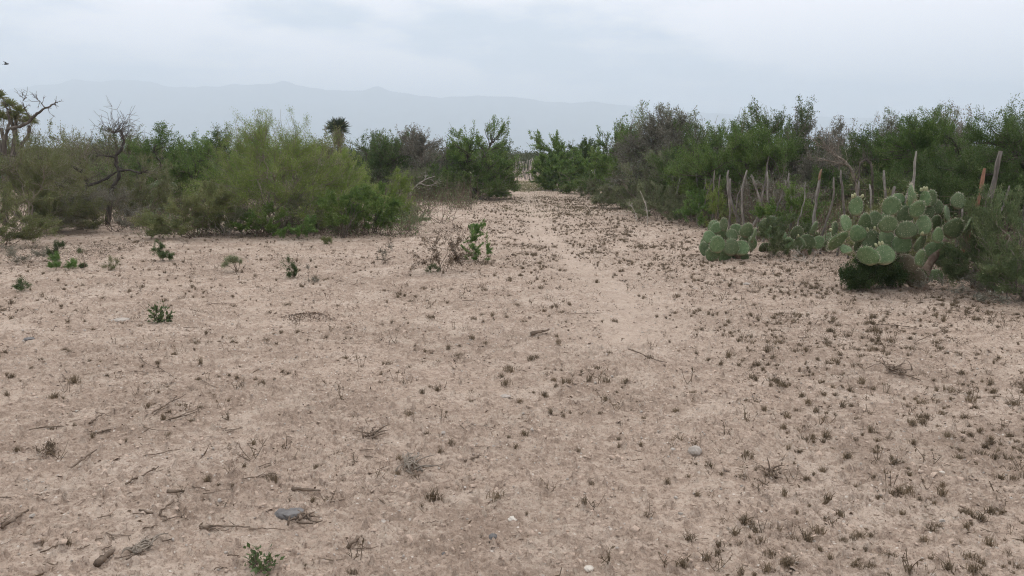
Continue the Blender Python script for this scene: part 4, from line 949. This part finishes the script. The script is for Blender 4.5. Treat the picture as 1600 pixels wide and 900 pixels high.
def ant_mound():
    rng = np.random.default_rng(9); Y = gY(497); X = gX(482, Y); n = 700
    a = rng.uniform(0, 6.28, n); q = np.sqrt(rng.random(n))*.26
    p = np.stack([q*np.cos(a), q*.8*np.sin(a), .02*np.exp(-(q/.15)**2)+.004], -1)
    p[:, 2] += height(X+p[:, 0], Y+p[:, 1])-hz(X, Y)
    LV, LF = leaves(rng, p, rng.normal(size=(n, 3))*np.array([1, 1, .4]), rng.uniform(.008, .022, n), .8)
    nr = 14; rr = np.linspace(.01, .27, 6); aa = np.arange(nr)/nr*6.283
    gx, gy = (rr[:, None]*np.cos(aa)), (rr[:, None]*.8*np.sin(aa))
    gz = height(X+gx, Y+gy)-hz(X, Y)+.018*np.exp(-(rr[:, None]/.16)**2)+.004
    V = np.stack([gx, gy, gz], -1).reshape(-1, 3); i = np.arange(5)[:, None]*nr; j = np.arange(nr)[None]
    Fq = np.stack([i+j, i+nr+j, i+nr+(j+1) % nr, i+(j+1) % nr], -1).reshape(-1, 4)
    tag(mk('ant_mound', *join([(LV, LF)]), M['mound'], loc=(X, Y, hz(X, Y))), 'low dark crumbly ant mound on the soil, in the left centre', 'ant mound')
ant_mound()

def bird():
    c = P3(10, 100, 38)
    u = np.linspace(-1, 1, 9); rr = .035*np.sqrt(np.clip(1-u**2, .02, 1))
    body = tubes(np.stack([u*.11, 0*u, .02*u], -1)[None], rr[None], 8)
    root = thing('bird', 'tiny dark bird flying high at the left edge of the sky', 'bird', c)
    mk('body', *body, M['bird'], root, smooth=True)
    for s in (1, -1):
        V = np.array([[.05, 0, .01], [.0, s*.12, .07], [-.03, s*.24, .05], [-.08, s*.2, .04], [-.05, s*.08, .05], [-.05, 0, .01], [.03, s*.06, .045], [-.05, s*.14, .05]])
        Fq = np.array([[0, 6, 4, 5], [6, 1, 7, 4], [1, 2, 3, 7]]); V2 = V+np.array([0, 0, .006])
        Vv = np.concatenate([V, V2]); Ff = np.concatenate([Fq, Fq[:, ::-1]+8])
        mk('wing', Vv, Ff, M['bird'], root)
    mk('tail', np.array([[-.09, -.01, -.02], [-.09, .01, -.02], [-.18, .035, -.03], [-.18, -.035, -.03]]), np.array([[0, 1, 2, 3]]), M['bird'], root)
    root.rotation_euler = (.3, 0, .9)
bird()

# ------------------------------------------------------------------ tufts and dead weeds on the soil
def tuft_geo(seed, n, h, spread, lean=.30):
    rng = np.random.default_rng(seed)
    b = rng.normal(size=(n, 3))*np.array([spread, spread, 0]); d = norm(rng.normal(size=(n, 3))*lean*np.array([1, 1, .2])+b*6+np.array([0, 0, 1.]))
    l = h*rng.uniform(.4, 1.1, (n, 1)); s = norm(np.cross(d, rng.normal(size=(n, 3))))*.0019
    m = b+d*l*.55; e = b+d*l+rng.normal(size=(n, 3))*np.array([.012, .012, .002])
    b = b-np.array([0, 0, .01])
    V = np.stack([b-s, b+s, m+s*.9, m-s*.9, e+s*.25, e-s*.25], 1).reshape(-1, 3); i = np.arange(n)[:, None]*6
    Fq = np.concatenate([i+np.array([0, 1, 2, 3]), i+np.array([3, 2, 4, 5])])
    t = rng.random(n)*.85; return V, Fq, np.concatenate([t, t])
def weed_geo(seed):
    rng = np.random.default_rng(seed); ns = rng.integers(3, 7)
    S = rng.normal(size=(ns, 3))*np.array([.014, .014, 0])-np.array([0, 0, .01]); d = norm(rng.normal(size=(ns, 3))*.6+np.array([0, 0, .9])); L = rng.uniform(.03, .11, (ns, 1))
    p = bez(S, S+d*L*.5+rng.normal(size=S.shape)*.012, S+d*L+rng.normal(size=S.shape)*.014, 5); p[..., 2] = np.maximum(p[..., 2], -.01)
    A = tubes(p, np.linspace(.0026, .0015, 5)[None], 3); nl = 12
    j = rng.integers(0, ns, nl); i = rng.integers(2, 5, nl)
    B = leaves(rng, p[j, i], rng.normal(size=(nl, 3))+np.array([0, 0, .3]), rng.uniform(.012, .028, nl), .4)
    V, Fq = join([A, B]); return V, Fq, rng.random(len(Fq))*.5
TUFT = [tuft_geo(300+i, [26, 34, 44, 20, 50, 30][i], [.026, .034, .04, .028, .036, .05][i], [.007, .009, .012, .006, .016, .008][i]) for i in range(6)]
WEED = [weed_geo(400+i) for i in range(6)]
def proto(geo, name, mat):
    o = mk(name, geo[0], geo[1], mat, tint=geo[2]); me = o.data; bpy.data.objects.remove(o); return me
TM = [proto(t, 'grass_tuft', M['tuft']) for t in TUFT]; WM = [proto(t, 'dead_weed', M['tuft']) for t in WEED]
def scatter(seed, n, weedy=False):
    rng = np.random.default_rng(seed); xs, ys = [], []
    while len(xs) < n:
        Y = np.sqrt(rng.uniform(2.6**2, 30**2, 4000)); px = rng.uniform(-60, 1660, 4000); x = gX(px, Y)
        rgt = sstep(.03, .30, x/Y-.10)
        strip = np.exp(-((x/Y-.03)/.10)**2)*sstep(9, 14, Y)+np.exp(-((x-2.2)/1.0)**2)*sstep(9, 12, Y)*.8
        d = .19+.8*rgt*(1 if not weedy else .8)+.9*strip+(.10 if weedy else 0)
        d *= np.clip(.5+1.9*fbm(x/.8, Y/.8, 91 if not weedy else 92, 3), .04, 1.5)
        d *= 1-.85*np.exp(-(track_dist(x, Y)/.26)**2)
        fx = np.interp(Y, FL[:, 1], FL[:, 0]); d = np.where(x > fx-.5, d*.3, d)
        d = np.where((x < -1.0) & (Y > 16), d*.4, d); d = np.where(Y > 15, d*.6, d)
        ok = rng.random(4000) < d*.8
        xs += list(x[ok]); ys += list(Y[ok])
    return np.array(xs[:n]), np.array(ys[:n]), rng
def lay(n, keep, seed, meshes, geos, name, label, cat, group, stuffname, stufflabel, mat, smin, smax, weedy):
    x, y, rng = scatter(seed, n, weedy); z = height(x, y)+micro(x, y); sc = smin+(smax-smin)*rng.random(n)**1.5*np.where(rng.random(n) < .12, 1.35, 1); rz = rng.uniform(0, 6.283, n); ty = rng.integers(0, len(meshes), n)
    inview = np.abs(x)/(y*CP+EYE*SP) < .637
    vis = np.where(inview & (y > 2.85), sc/np.hypot(x, y), 0); order = np.argsort(-vis)
    for i in order[:keep]:
        o = bpy.data.objects.new(name, meshes[ty[i]]); COL.objects.link(o)
        o.location = (x[i], y[i], z[i]+.002); o.rotation_euler = (0, 0, rz[i]); o.scale = (sc[i], sc[i], sc[i]*rng.uniform(.8, 1.15)); tag(o, label, cat, group)
    rest = order[keep:]
    if len(rest) == 0: return
    Vs, Fs, Ts, off = [], [], [], 0
    for i in rest:
        V, Fq, t = geos[ty[i]]; c, s = math.cos(rz[i]), math.sin(rz[i])
        Vs.append(np.stack([(V[:, 0]*c-V[:, 1]*s)*sc[i]+x[i], (V[:, 0]*s+V[:, 1]*c)*sc[i]+y[i], V[:, 2]*sc[i]+z[i]], -1)); Fs.append(Fq+off); Ts.append(t); off += len(V)
    tag(mk(stuffname, np.concatenate(Vs), np.concatenate(Fs), mat, tint=np.concatenate(Ts)), stufflabel, 'ground cover', kind='stuff')
lay(9500, 300, 501, TM, TUFT, 'grass_tuft', 'short dry brown grass tuft standing on the bare soil', 'grass tuft', 'dry grass tufts on the soil', 'dry_grass', 'sparse dry grass tufts scattered far over the clearing', M['tuft'], .4, 1.15, False)
lay(2600, 260, 502, WM, WEED, 'dead_weed', 'small dead brown weed with a few bent stalks on the bare soil', 'weed', 'dead weeds on the soil', 'withered_weeds', 'withered small weeds scattered far over the clearing', M['tuft'], .4, .95, True)

# litter: tiny twig and leaf bits, clods, gravel; denser under the shrubs
def litter():
    rng = np.random.default_rng(5); n = 85000
    Y = np.sqrt(rng.uniform(2.5**2, 20**2, n)); px = rng.uniform(-80, 1680, n); x = gX(px, Y)
    k = rng.random(n) < np.clip(.35+1.6*fbm(x/.7, Y/.7, 95, 3)+.5*sstep(.1, .4, x/Y), .06, 1); k &= track_dist(x, Y) > .3*rng.random(n)
    x, Y = x[k], Y[k]
    # bands below the fence-side plants and the left thicket
    m = 16000
    u = rng.uniform(7, 26, m); fx = np.interp(u, FL[:, 1], FL[:, 0])-np.abs(rng.normal(size=m))*.5+.3
    u2 = rng.uniform(-10, -1.2, m); fy = 15.6+np.abs(rng.normal(size=m))*1.6-.5
    u2 = np.where(u2 < -7.5, -7.2+rng.normal(size=m)*.9, u2); fy = np.where(u2 < -6.3, 13.2+rng.normal(size=m)*.9, fy)
    x = np.concatenate([x, fx, u2]); Y = np.concatenate([Y, u, fy]); n = len(x)
    p = np.stack([x, Y, height(x, Y)+micro(x, Y)+.006], -1)
    d = rng.normal(size=(n, 3))*np.array([1, 1, .12])
    thin = rng.random(n) < .6
    L = np.where(thin, rng.uniform(.015, .07, n)*np.where(rng.random(n) < .15, 1.8, 1), rng.uniform(.008, .028, n))
    V1 = leaves(rng, p[thin], d[thin], L[thin], .09, 2.); V2 = leaves(rng, p[~thin], d[~thin]+np.array([0, 0, .25]), L[~thin], .5, 1.)
    V, Fq = join([V1, V2])
    tag(mk('plant_litter', V, Fq, M['dryleaf'], tint=np.clip(rng.random(len(Fq))*.9-.15, 0, 1)), 'fine dry twig and leaf litter lying on the soil', 'litter', kind='stuff')
    n = 9000; Y = np.sqrt(rng.uniform(2.5**2, 14**2, n)); px = rng.uniform(-80, 1680, n); x = gX(px, Y)
    s = rng.uniform(.0025, .008, n)*np.where(rng.random(n) < .06, 1.8, 1)
    oc = np.array([[1, 0, 0], [0, 1, 0], [-1, 0, 0], [0, -1, 0], [.6, .6, .7], [-.6, .6, .6], [-.6, -.6, .7], [.6, -.6, .6.__float__()]])
    ff = np.array([[4, 5, 6, 7], [0, 1, 5, 4], [1, 2, 6, 5], [2, 3, 7, 6], [3, 0, 4, 7]])
    V = oc[None]*s[:, None, None]*rng.uniform(.6, 1.3, (n, 8, 3)); a = rng.uniform(0, 6.28, n); ca, sa = np.cos(a)[:, None], np.sin(a)[:, None]
    V = np.stack([V[..., 0]*ca-V[..., 1]*sa+x[:, None], V[..., 0]*sa+V[..., 1]*ca+Y[:, None], V[..., 2]+(height(x, Y)+micro(x, Y))[:, None]], -1)
    Fq = (np.arange(n)[:, None, None]*8+ff[None]).reshape(-1, 4); mi = np.repeat((rng.random(n) < .04).astype(int), 5)
    tag(mk('gravel', V.reshape(-1, 3), Fq, [M['palestone'], M['whitestone']], midx=mi), 'tiny pale gravel and soil crumbs on the clearing', 'gravel', kind='stuff')
litter()
def flakes():
    rng = np.random.default_rng(55); n = 42000
    Y = np.sqrt(rng.uniform(2.5**2, 13**2, n)); px = rng.uniform(-80, 1680, n); x = gX(px, Y)
    k = rng.random(n) < np.clip(.5+1.8*fbm(x/.45, Y/.45, 195, 3), .05, 1)*(1-.8*np.exp(-(track_dist(x, Y)/.4)**2)); x, Y = x[k], Y[k]; n = len(x)
    s = rng.uniform(.004, .014, n)*np.where(rng.random(n) < .12, 1.7, 1)
    oc = np.array([[1, .1, -.4], [.1, 1, -.4], [-1, -.1, -.4], [0, -1, -.4], [.85, .0, .25], [.0, .9, .25], [-.8, .0, .3], [.05, -.85, .25]])
    ff = np.array([[4, 5, 6, 7], [0, 1, 5, 4], [1, 2, 6, 5], [2, 3, 7, 6], [3, 0, 4, 7]])
    V = oc[None]*s[:, None, None]*np.array([1, 1, .75])*rng.uniform(.6, 1.35, (n, 8, 3))
    V[..., 2] += V[..., 0]*rng.normal(size=(n, 1))*.35+V[..., 1]*rng.normal(size=(n, 1))*.35
    a = rng.uniform(0, 6.28, n); ca, sa = np.cos(a)[:, None], np.sin(a)[:, None]
    z = height(x, Y)+micro(x, Y)
    V = np.stack([V[..., 0]*ca-V[..., 1]*sa+x[:, None], V[..., 0]*sa+V[..., 1]*ca+Y[:, None], V[..., 2]+z[:, None]+.002], -1)
    Fq = (np.arange(n)[:, None, None]*8+ff[None]).reshape(-1, 4)
    tag(mk('soil_crumbs', V.reshape(-1, 3), Fq, plainmat('soil_crumb', (.44, .338, .264), .95, .3, 40)), 'broken flakes and crumbs of dry soil crust on the clearing', 'soil crumbs', kind='stuff')
flakes()

# low green grass on the path bend, dry grass below shrubs
def grass_patch(name, label, cx, cy, rx, ry, n, h, mat, seed):
    rng = np.random.default_rng(seed); q = np.sqrt(rng.random(n)); a = rng.uniform(0, 6.283, n)
    x = cx+rx*q*np.cos(a); y = cy+ry*q*np.sin(a); p = np.stack([x, y, height(x, y)], -1)
    V, Fq = leaves(rng, p, rng.normal(size=(n, 3))*.4+np.array([0, 0, 1]), h*rng.uniform(.4, 1.2, n), .14)
    tag(mk(name, V, Fq, mat, tint=rng.random(n)), label, 'grass', kind='stuff')
grass_patch('grass', 'low green grass growing on the path bend', gX(822, 41), 40.5, 1.3, 6.5, 9000, .09, M['grass'], 1)
grass_patch('grass', 'thin olive grass on the track between the thickets', gX(860, 29), 27, 2.0, 7, 5000, .06, M['grass'], 2)

def undergrowth():
    rng = np.random.default_rng(15); pts = []
    for _ in range(420):      # behind the fence
        y = rng.uniform(9, 34); x = np.interp(y, FL[:, 1], FL[:, 0])+.15+rng.random()**1.3*(2.5+y*.12); pts.append((x, y, rng.uniform(.35, .95)))
    for _ in range(260):      # under the left thicket
        x = rng.uniform(-15, -1.0); y = rng.uniform(17.2, 30); pts.append((x, y, rng.uniform(.3, .9)))
    for _ in range(120):
        x = rng.uniform(-5.5, 0.0); y = rng.uniform(28.5, 36); pts.append((x, y, rng.uniform(.4, 1.0)))
    for _ in range(60):
        y = rng.uniform(15.6, 17.6); pts.append((gX(rng.uniform(235, 640), y), y, rng.uniform(.2, .5)))
    tv, lv = [], []
    for x, y, h in pts:
        if abs(x-gX(815, y)) < 1.1 and y > 24: continue
        z = hz(x, y); k = 14; o = np.array([x, y, z]); S = o+rng.normal(size=(k, 3))*np.array([.12, .12, 0]); E = S+norm(rng.normal(size=(k, 3))*.55+np.array([0, 0, 1.]))*h*rng.uniform(.5, 1.2, (k, 1))
        p = bez(S, (S+E)/2+rng.normal(size=S.shape)*.08, E, 5); tv.append(tubes(p, np.linspace(.006, .003, 5)[None], 3))
        nl = 90; j = rng.integers(0, k, nl); i = rng.integers(1, 5, nl); lv.append((p[j, i]+rng.normal(size=(nl, 3))*.09, ))
    P = np.concatenate([l[0] for l in lv]); P[:, 2] = np.maximum(P[:, 2], .01)
    V, Fq = leaves(rng, P, rng.normal(size=P.shape)+np.array([0, 0, .4]), rng.uniform(.03, .07, len(P)), .4)
    mi = np.concatenate([np.zeros(len(Fq)), np.ones(sum(len(t[1]) for t in tv))]); A = join([(V, Fq)]+tv)
    tint = np.concatenate([rng.random(len(Fq)), np.zeros(len(A[1])-len(Fq))])
    tag(mk('undergrowth', *A, [M['plume'], M['browntwig']], midx=mi, tint=tint), 'dim tangled undergrowth beneath the shrubs and trees', 'undergrowth', kind='stuff')
undergrowth()

def far_scrub():
    rng = np.random.default_rng(25); Vs, Fs, Ts, off = [], [], [], 0
    def blob(x, y, h, w, L, n):
        nonlocal off
        kk = rng.integers(3, 6); c = np.stack([rng.normal(size=kk)*w*.25, rng.normal(size=kk)*w*.25, rng.uniform(.35, .75, kk)*h], -1)
        j = rng.integers(0, kk, n); d = norm(rng.normal(size=(n, 3)))*rng.random((n, 1))**.3
        p = c[j]+d*np.array([w*.28, w*.28, h*.3]); p[:, 2] = np.clip(p[:, 2], .02, h)
        p = p+np.array([x, y, 0.])
        V, Fq = leaves(rng, p, rng.normal(size=(n, 3))+np.array([0, 0, .4]), L*rng.uniform(.5, 1.4, n), .5)
        Vs.append(V); Fs.append(Fq+off); off += len(V); Ts.append(np.clip(rng.random(n)*.6+.4*rng.random(), 0, 1))
    for _ in range(480):
        y = 33+rng.random()**1.6*150; px = rng.uniform(-500, 2300); x = gX(px, y)
        if 720 < px < 960 and y < 60: continue
        h = rng.uniform(1.3, 2.3)+.006*y; h = min(h, 2.6) if not 780 < px < 850 else min(h, 1.55+.004*y); blob(x, y, h, h*rng.uniform(1., 2.0), .0022*y+.02, 520)
    for _ in range(40):       # the thicket goes on outside the picture
        y = rng.uniform(9, 22); x = gX(1700, y)+rng.uniform(.8, 8); blob(x, y, rng.uniform(1.6, 2.6), rng.uniform(2, 3.2), .06, 1200)
    for _ in range(24):
        y = rng.uniform(13, 24); x = gX(-110, y)-rng.uniform(.5, 6); blob(x, y, rng.uniform(1.4, 2.3), rng.uniform(2, 3.2), .06, 1200)
    for _ in range(70):       # thicker behind the right-hand trees
        y = rng.uniform(22, 34); x = gX(rng.uniform(1000, 1750), y); blob(x, y, rng.uniform(1.5, 2.3), rng.uniform(2, 3.2), .07, 900)
    for _ in range(60):
        y = rng.uniform(27, 36); x = gX(rng.uniform(-120, 700), y); blob(x, y, rng.uniform(1.3, 2.0), rng.uniform(2, 3.2), .07, 900)
    for _ in range(60):
        y = rng.uniform(55, 80); x = gX(rng.uniform(740, 905), y); blob(x, y, rng.uniform(1.5, 2.05), rng.uniform(2, 3.6), .12, 500)
    m = leafmat('scrub_leaf', (.045, .062, .028), (.10, .11, .06), (.15, .13, .10))
    tag(mk('distant_scrub', np.concatenate(Vs), np.concatenate(Fs), m, tint=np.concatenate(Ts)), 'far dull green scrub massed behind the nearer trees', 'scrub', kind='stuff')
far_scrub()

# ------------------------------------------------------------------ mountains
def mountains():
    px = np.array([-500, -250, -80, 0, 30, 60, 90, 115, 150, 190, 230, 260, 310, 360, 400, 428, 445, 462, 510, 565, 590, 615, 650, 700, 760, 800, 850, 890, 930, 980, 1050, 1150, 1300, 1450, 1600, 1850, 2100])
    py = np.array([170, 160, 150, 141, 136, 131, 130, 123, 125, 123, 125, 132, 134, 130, 131, 129, 123, 131, 139, 141, 133, 141, 148, 150, 148, 150, 156, 160, 157, 164, 172, 178, 182, 186, 190, 196, 205])
    pp = np.linspace(-500, 2100, 420); Y0, Yr, Y1 = 4200., 5600., 7000.
    top = np.array([zAt(a, Yr) for a in np.interp(pp, px, py)-2.2*fbm(pp/26, pp*0+.5, 70, 4)]); xr = np.array([gX(a, Yr, t) for a, t in zip(pp, top)])
    ys = np.linspace(Y0, Y1, 70); prof = np.clip(1-np.abs(ys-Yr)/(Yr-Y0), 0, 1)**1.25
    X = np.broadcast_to(xr[None], (70, 420)); Yv = np.broadcast_to(ys[:, None], (70, 420))
    rid = 1-np.abs(fbm(X/260, Yv/420, 3, 5))*2.6
    Z = top[None]*prof[:, None]*(1+(rid-.8)*.35*(1-prof[:, None]**3)*(prof[:, None] > 0))+fbm(X/90, Yv/90, 9, 3)*6*prof[:, None]-1.5*(prof[:, None] < .02)
    V = np.stack([X, Yv, Z], -1).reshape(-1, 3); i = np.arange(69)[:, None]*420; j = np.arange(419)[None]
    Fq = np.stack([i+j, i+j+1, i+421+j, i+420+j], -1).reshape(-1, 4)
    m = plainmat('mountain_scrub', (.05, .07, .06), .95, .3, .004)
    tag(mk('mountains', V, Fq, m, smooth=True), 'faint blue mountain range behind the scrub', 'mountains', kind='structure')
mountains()

# ------------------------------------------------------------------ haze
def haze():
    import bmesh
    bm = bmesh.new(); bmesh.ops.create_cube(bm, size=1); me = bpy.data.meshes.new('haze'); bm.to_mesh(me); bm.free()
    o = bpy.data.objects.new('haze', me); COL.objects.link(o); o.scale = (15200, 15200, 560); o.location = (0, 0, 276)
    m, nt, out = newmat('haze_air'); v = N(nt, 'ShaderNodeVolumePrincipled'); v.inputs['Color'].default_value = (.825, .91, 1, 1); v.inputs['Density'].default_value = HAZE; v.inputs['Anisotropy'].default_value = 0.0
    nt.links.new(v.outputs[0], out.inputs['Volume']); me.materials.append(m)
    tag(o, 'pale haze in the air over the whole plain', 'haze', kind='stuff')
HAZE = .0005
haze()

# ------------------------------------------------------------------ sky and sun
SUN_EL, SUN_AZ = 58, -35          # azimuth from the view direction, towards the left
def world():
    w = bpy.data.worlds.new('World'); scene.world = w; w.use_nodes = True; nt = w.node_tree; nt.nodes.clear()
    out = nt.nodes.new('ShaderNodeOutputWorld'); bg = N(nt, 'ShaderNodeBackground', Strength=.1)
    sky = N(nt, 'ShaderNodeTexSky', sky_type='NISHITA', sun_disc=False, sun_elevation=R(SUN_EL), sun_rotation=R(SUN_AZ), dust_density=3.0)
    tc = N(nt, 'ShaderNodeTexCoord'); sx = N(nt, 'ShaderNodeSeparateXYZ'); nt.links.new(tc.outputs['Generated'], sx.inputs[0])
    za_ = N(nt, 'ShaderNodeMath', operation='ADD'); nt.links.new(sx.outputs[2], za_.inputs[0]); za_.inputs[1].default_value = .16
    zm = N(nt, 'ShaderNodeMath', operation='MAXIMUM'); nt.links.new(za_.outputs[0], zm.inputs[0]); zm.inputs[1].default_value = .05
    dv = []
    for k in (0, 1):
        d = N(nt, 'ShaderNodeMath', operation='DIVIDE'); nt.links.new(sx.outputs[k], d.inputs[0]); nt.links.new(zm.outputs[0], d.inputs[1]); dv.append(d)
    cb = N(nt, 'ShaderNodeCombineXYZ'); nt.links.new(dv[0].outputs[0], cb.inputs[0]); nt.links.new(dv[1].outputs[0], cb.inputs[1]); cb.inputs[2].default_value = SEED
    n1 = noise(nt, cb.outputs[0], .75, 5, .5); n2 = noise(nt, cb.outputs[0], 2.2, 5, .55)
    cl = mixc(nt, ramp(nt, n1, (.43, .55)), (8.0, 8.9, 9.9), (16.8, 15.7, 15.7))
    cl = mixc(nt, ramp(nt, n2, (.40, .68, 0, .55)), cl, (17.4, 16.2, 16.2))
    el = ramp(nt, sx.outputs[2], (.3, 1., 1., 1.2))
    em = N(nt, 'ShaderNodeVectorMath', operation='SCALE'); nt.links.new(cl, em.inputs[0]); nt.links.new(el, em.inputs['Scale'])
    col = mixc(nt, .92, sky.outputs[0], em.outputs[0])
    nt.links.new(col, bg.inputs['Color']); nt.links.new(bg.outputs[0], out.inputs[0])
SEED = 3.7
world()
sl = bpy.data.lights.new('sun', 'SUN'); sl.energy = .9; sl.angle = R(22); sl.color = (1, .96, .9)
so = bpy.data.objects.new('sun', sl); COL.objects.link(so)
sd = Vector((math.sin(R(SUN_AZ))*math.cos(R(SUN_EL)), math.cos(R(SUN_AZ))*math.cos(R(SUN_EL)), math.sin(R(SUN_EL))))
so.rotation_euler = sd.to_track_quat('Z', 'Y').to_euler(); so.location = (0, 0, 30)

# ------------------------------------------------------------------ camera and render settings
cd = bpy.data.cameras.new('camera'); cd.sensor_width = 36; cd.lens = 36*F/1600; cd.clip_start = .05; cd.clip_end = 30000
co = bpy.data.objects.new('camera', cd); COL.objects.link(co); co.location = (0, 0, EYE); co.rotation_euler = (math.pi/2-PITCH, 0, 0)
scene.camera = co
vs = scene.view_settings; vs.view_transform = 'Standard'; vs.look = 'None'; vs.exposure = 0.1; vs.gamma = 1; vs.use_curve_mapping = False
cy = scene.cycles
cy.max_bounces = 6; cy.diffuse_bounces = 3; cy.glossy_bounces = 1; cy.transmission_bounces = 2; cy.volume_bounces = 4; cy.transparent_max_bounces = 4
cy.caustics_reflective = False; cy.caustics_refractive = False
cy.use_denoising = True; cy.denoising_prefilter = 'NONE'; cy.denoising_input_passes = 'RGB_ALBEDO_NORMAL'; scene.cycles.pixel_filter_type = 'BLACKMAN_HARRIS'; cy.filter_width = 1.15; cy.use_adaptive_sampling = True; cy.adaptive_threshold = .004
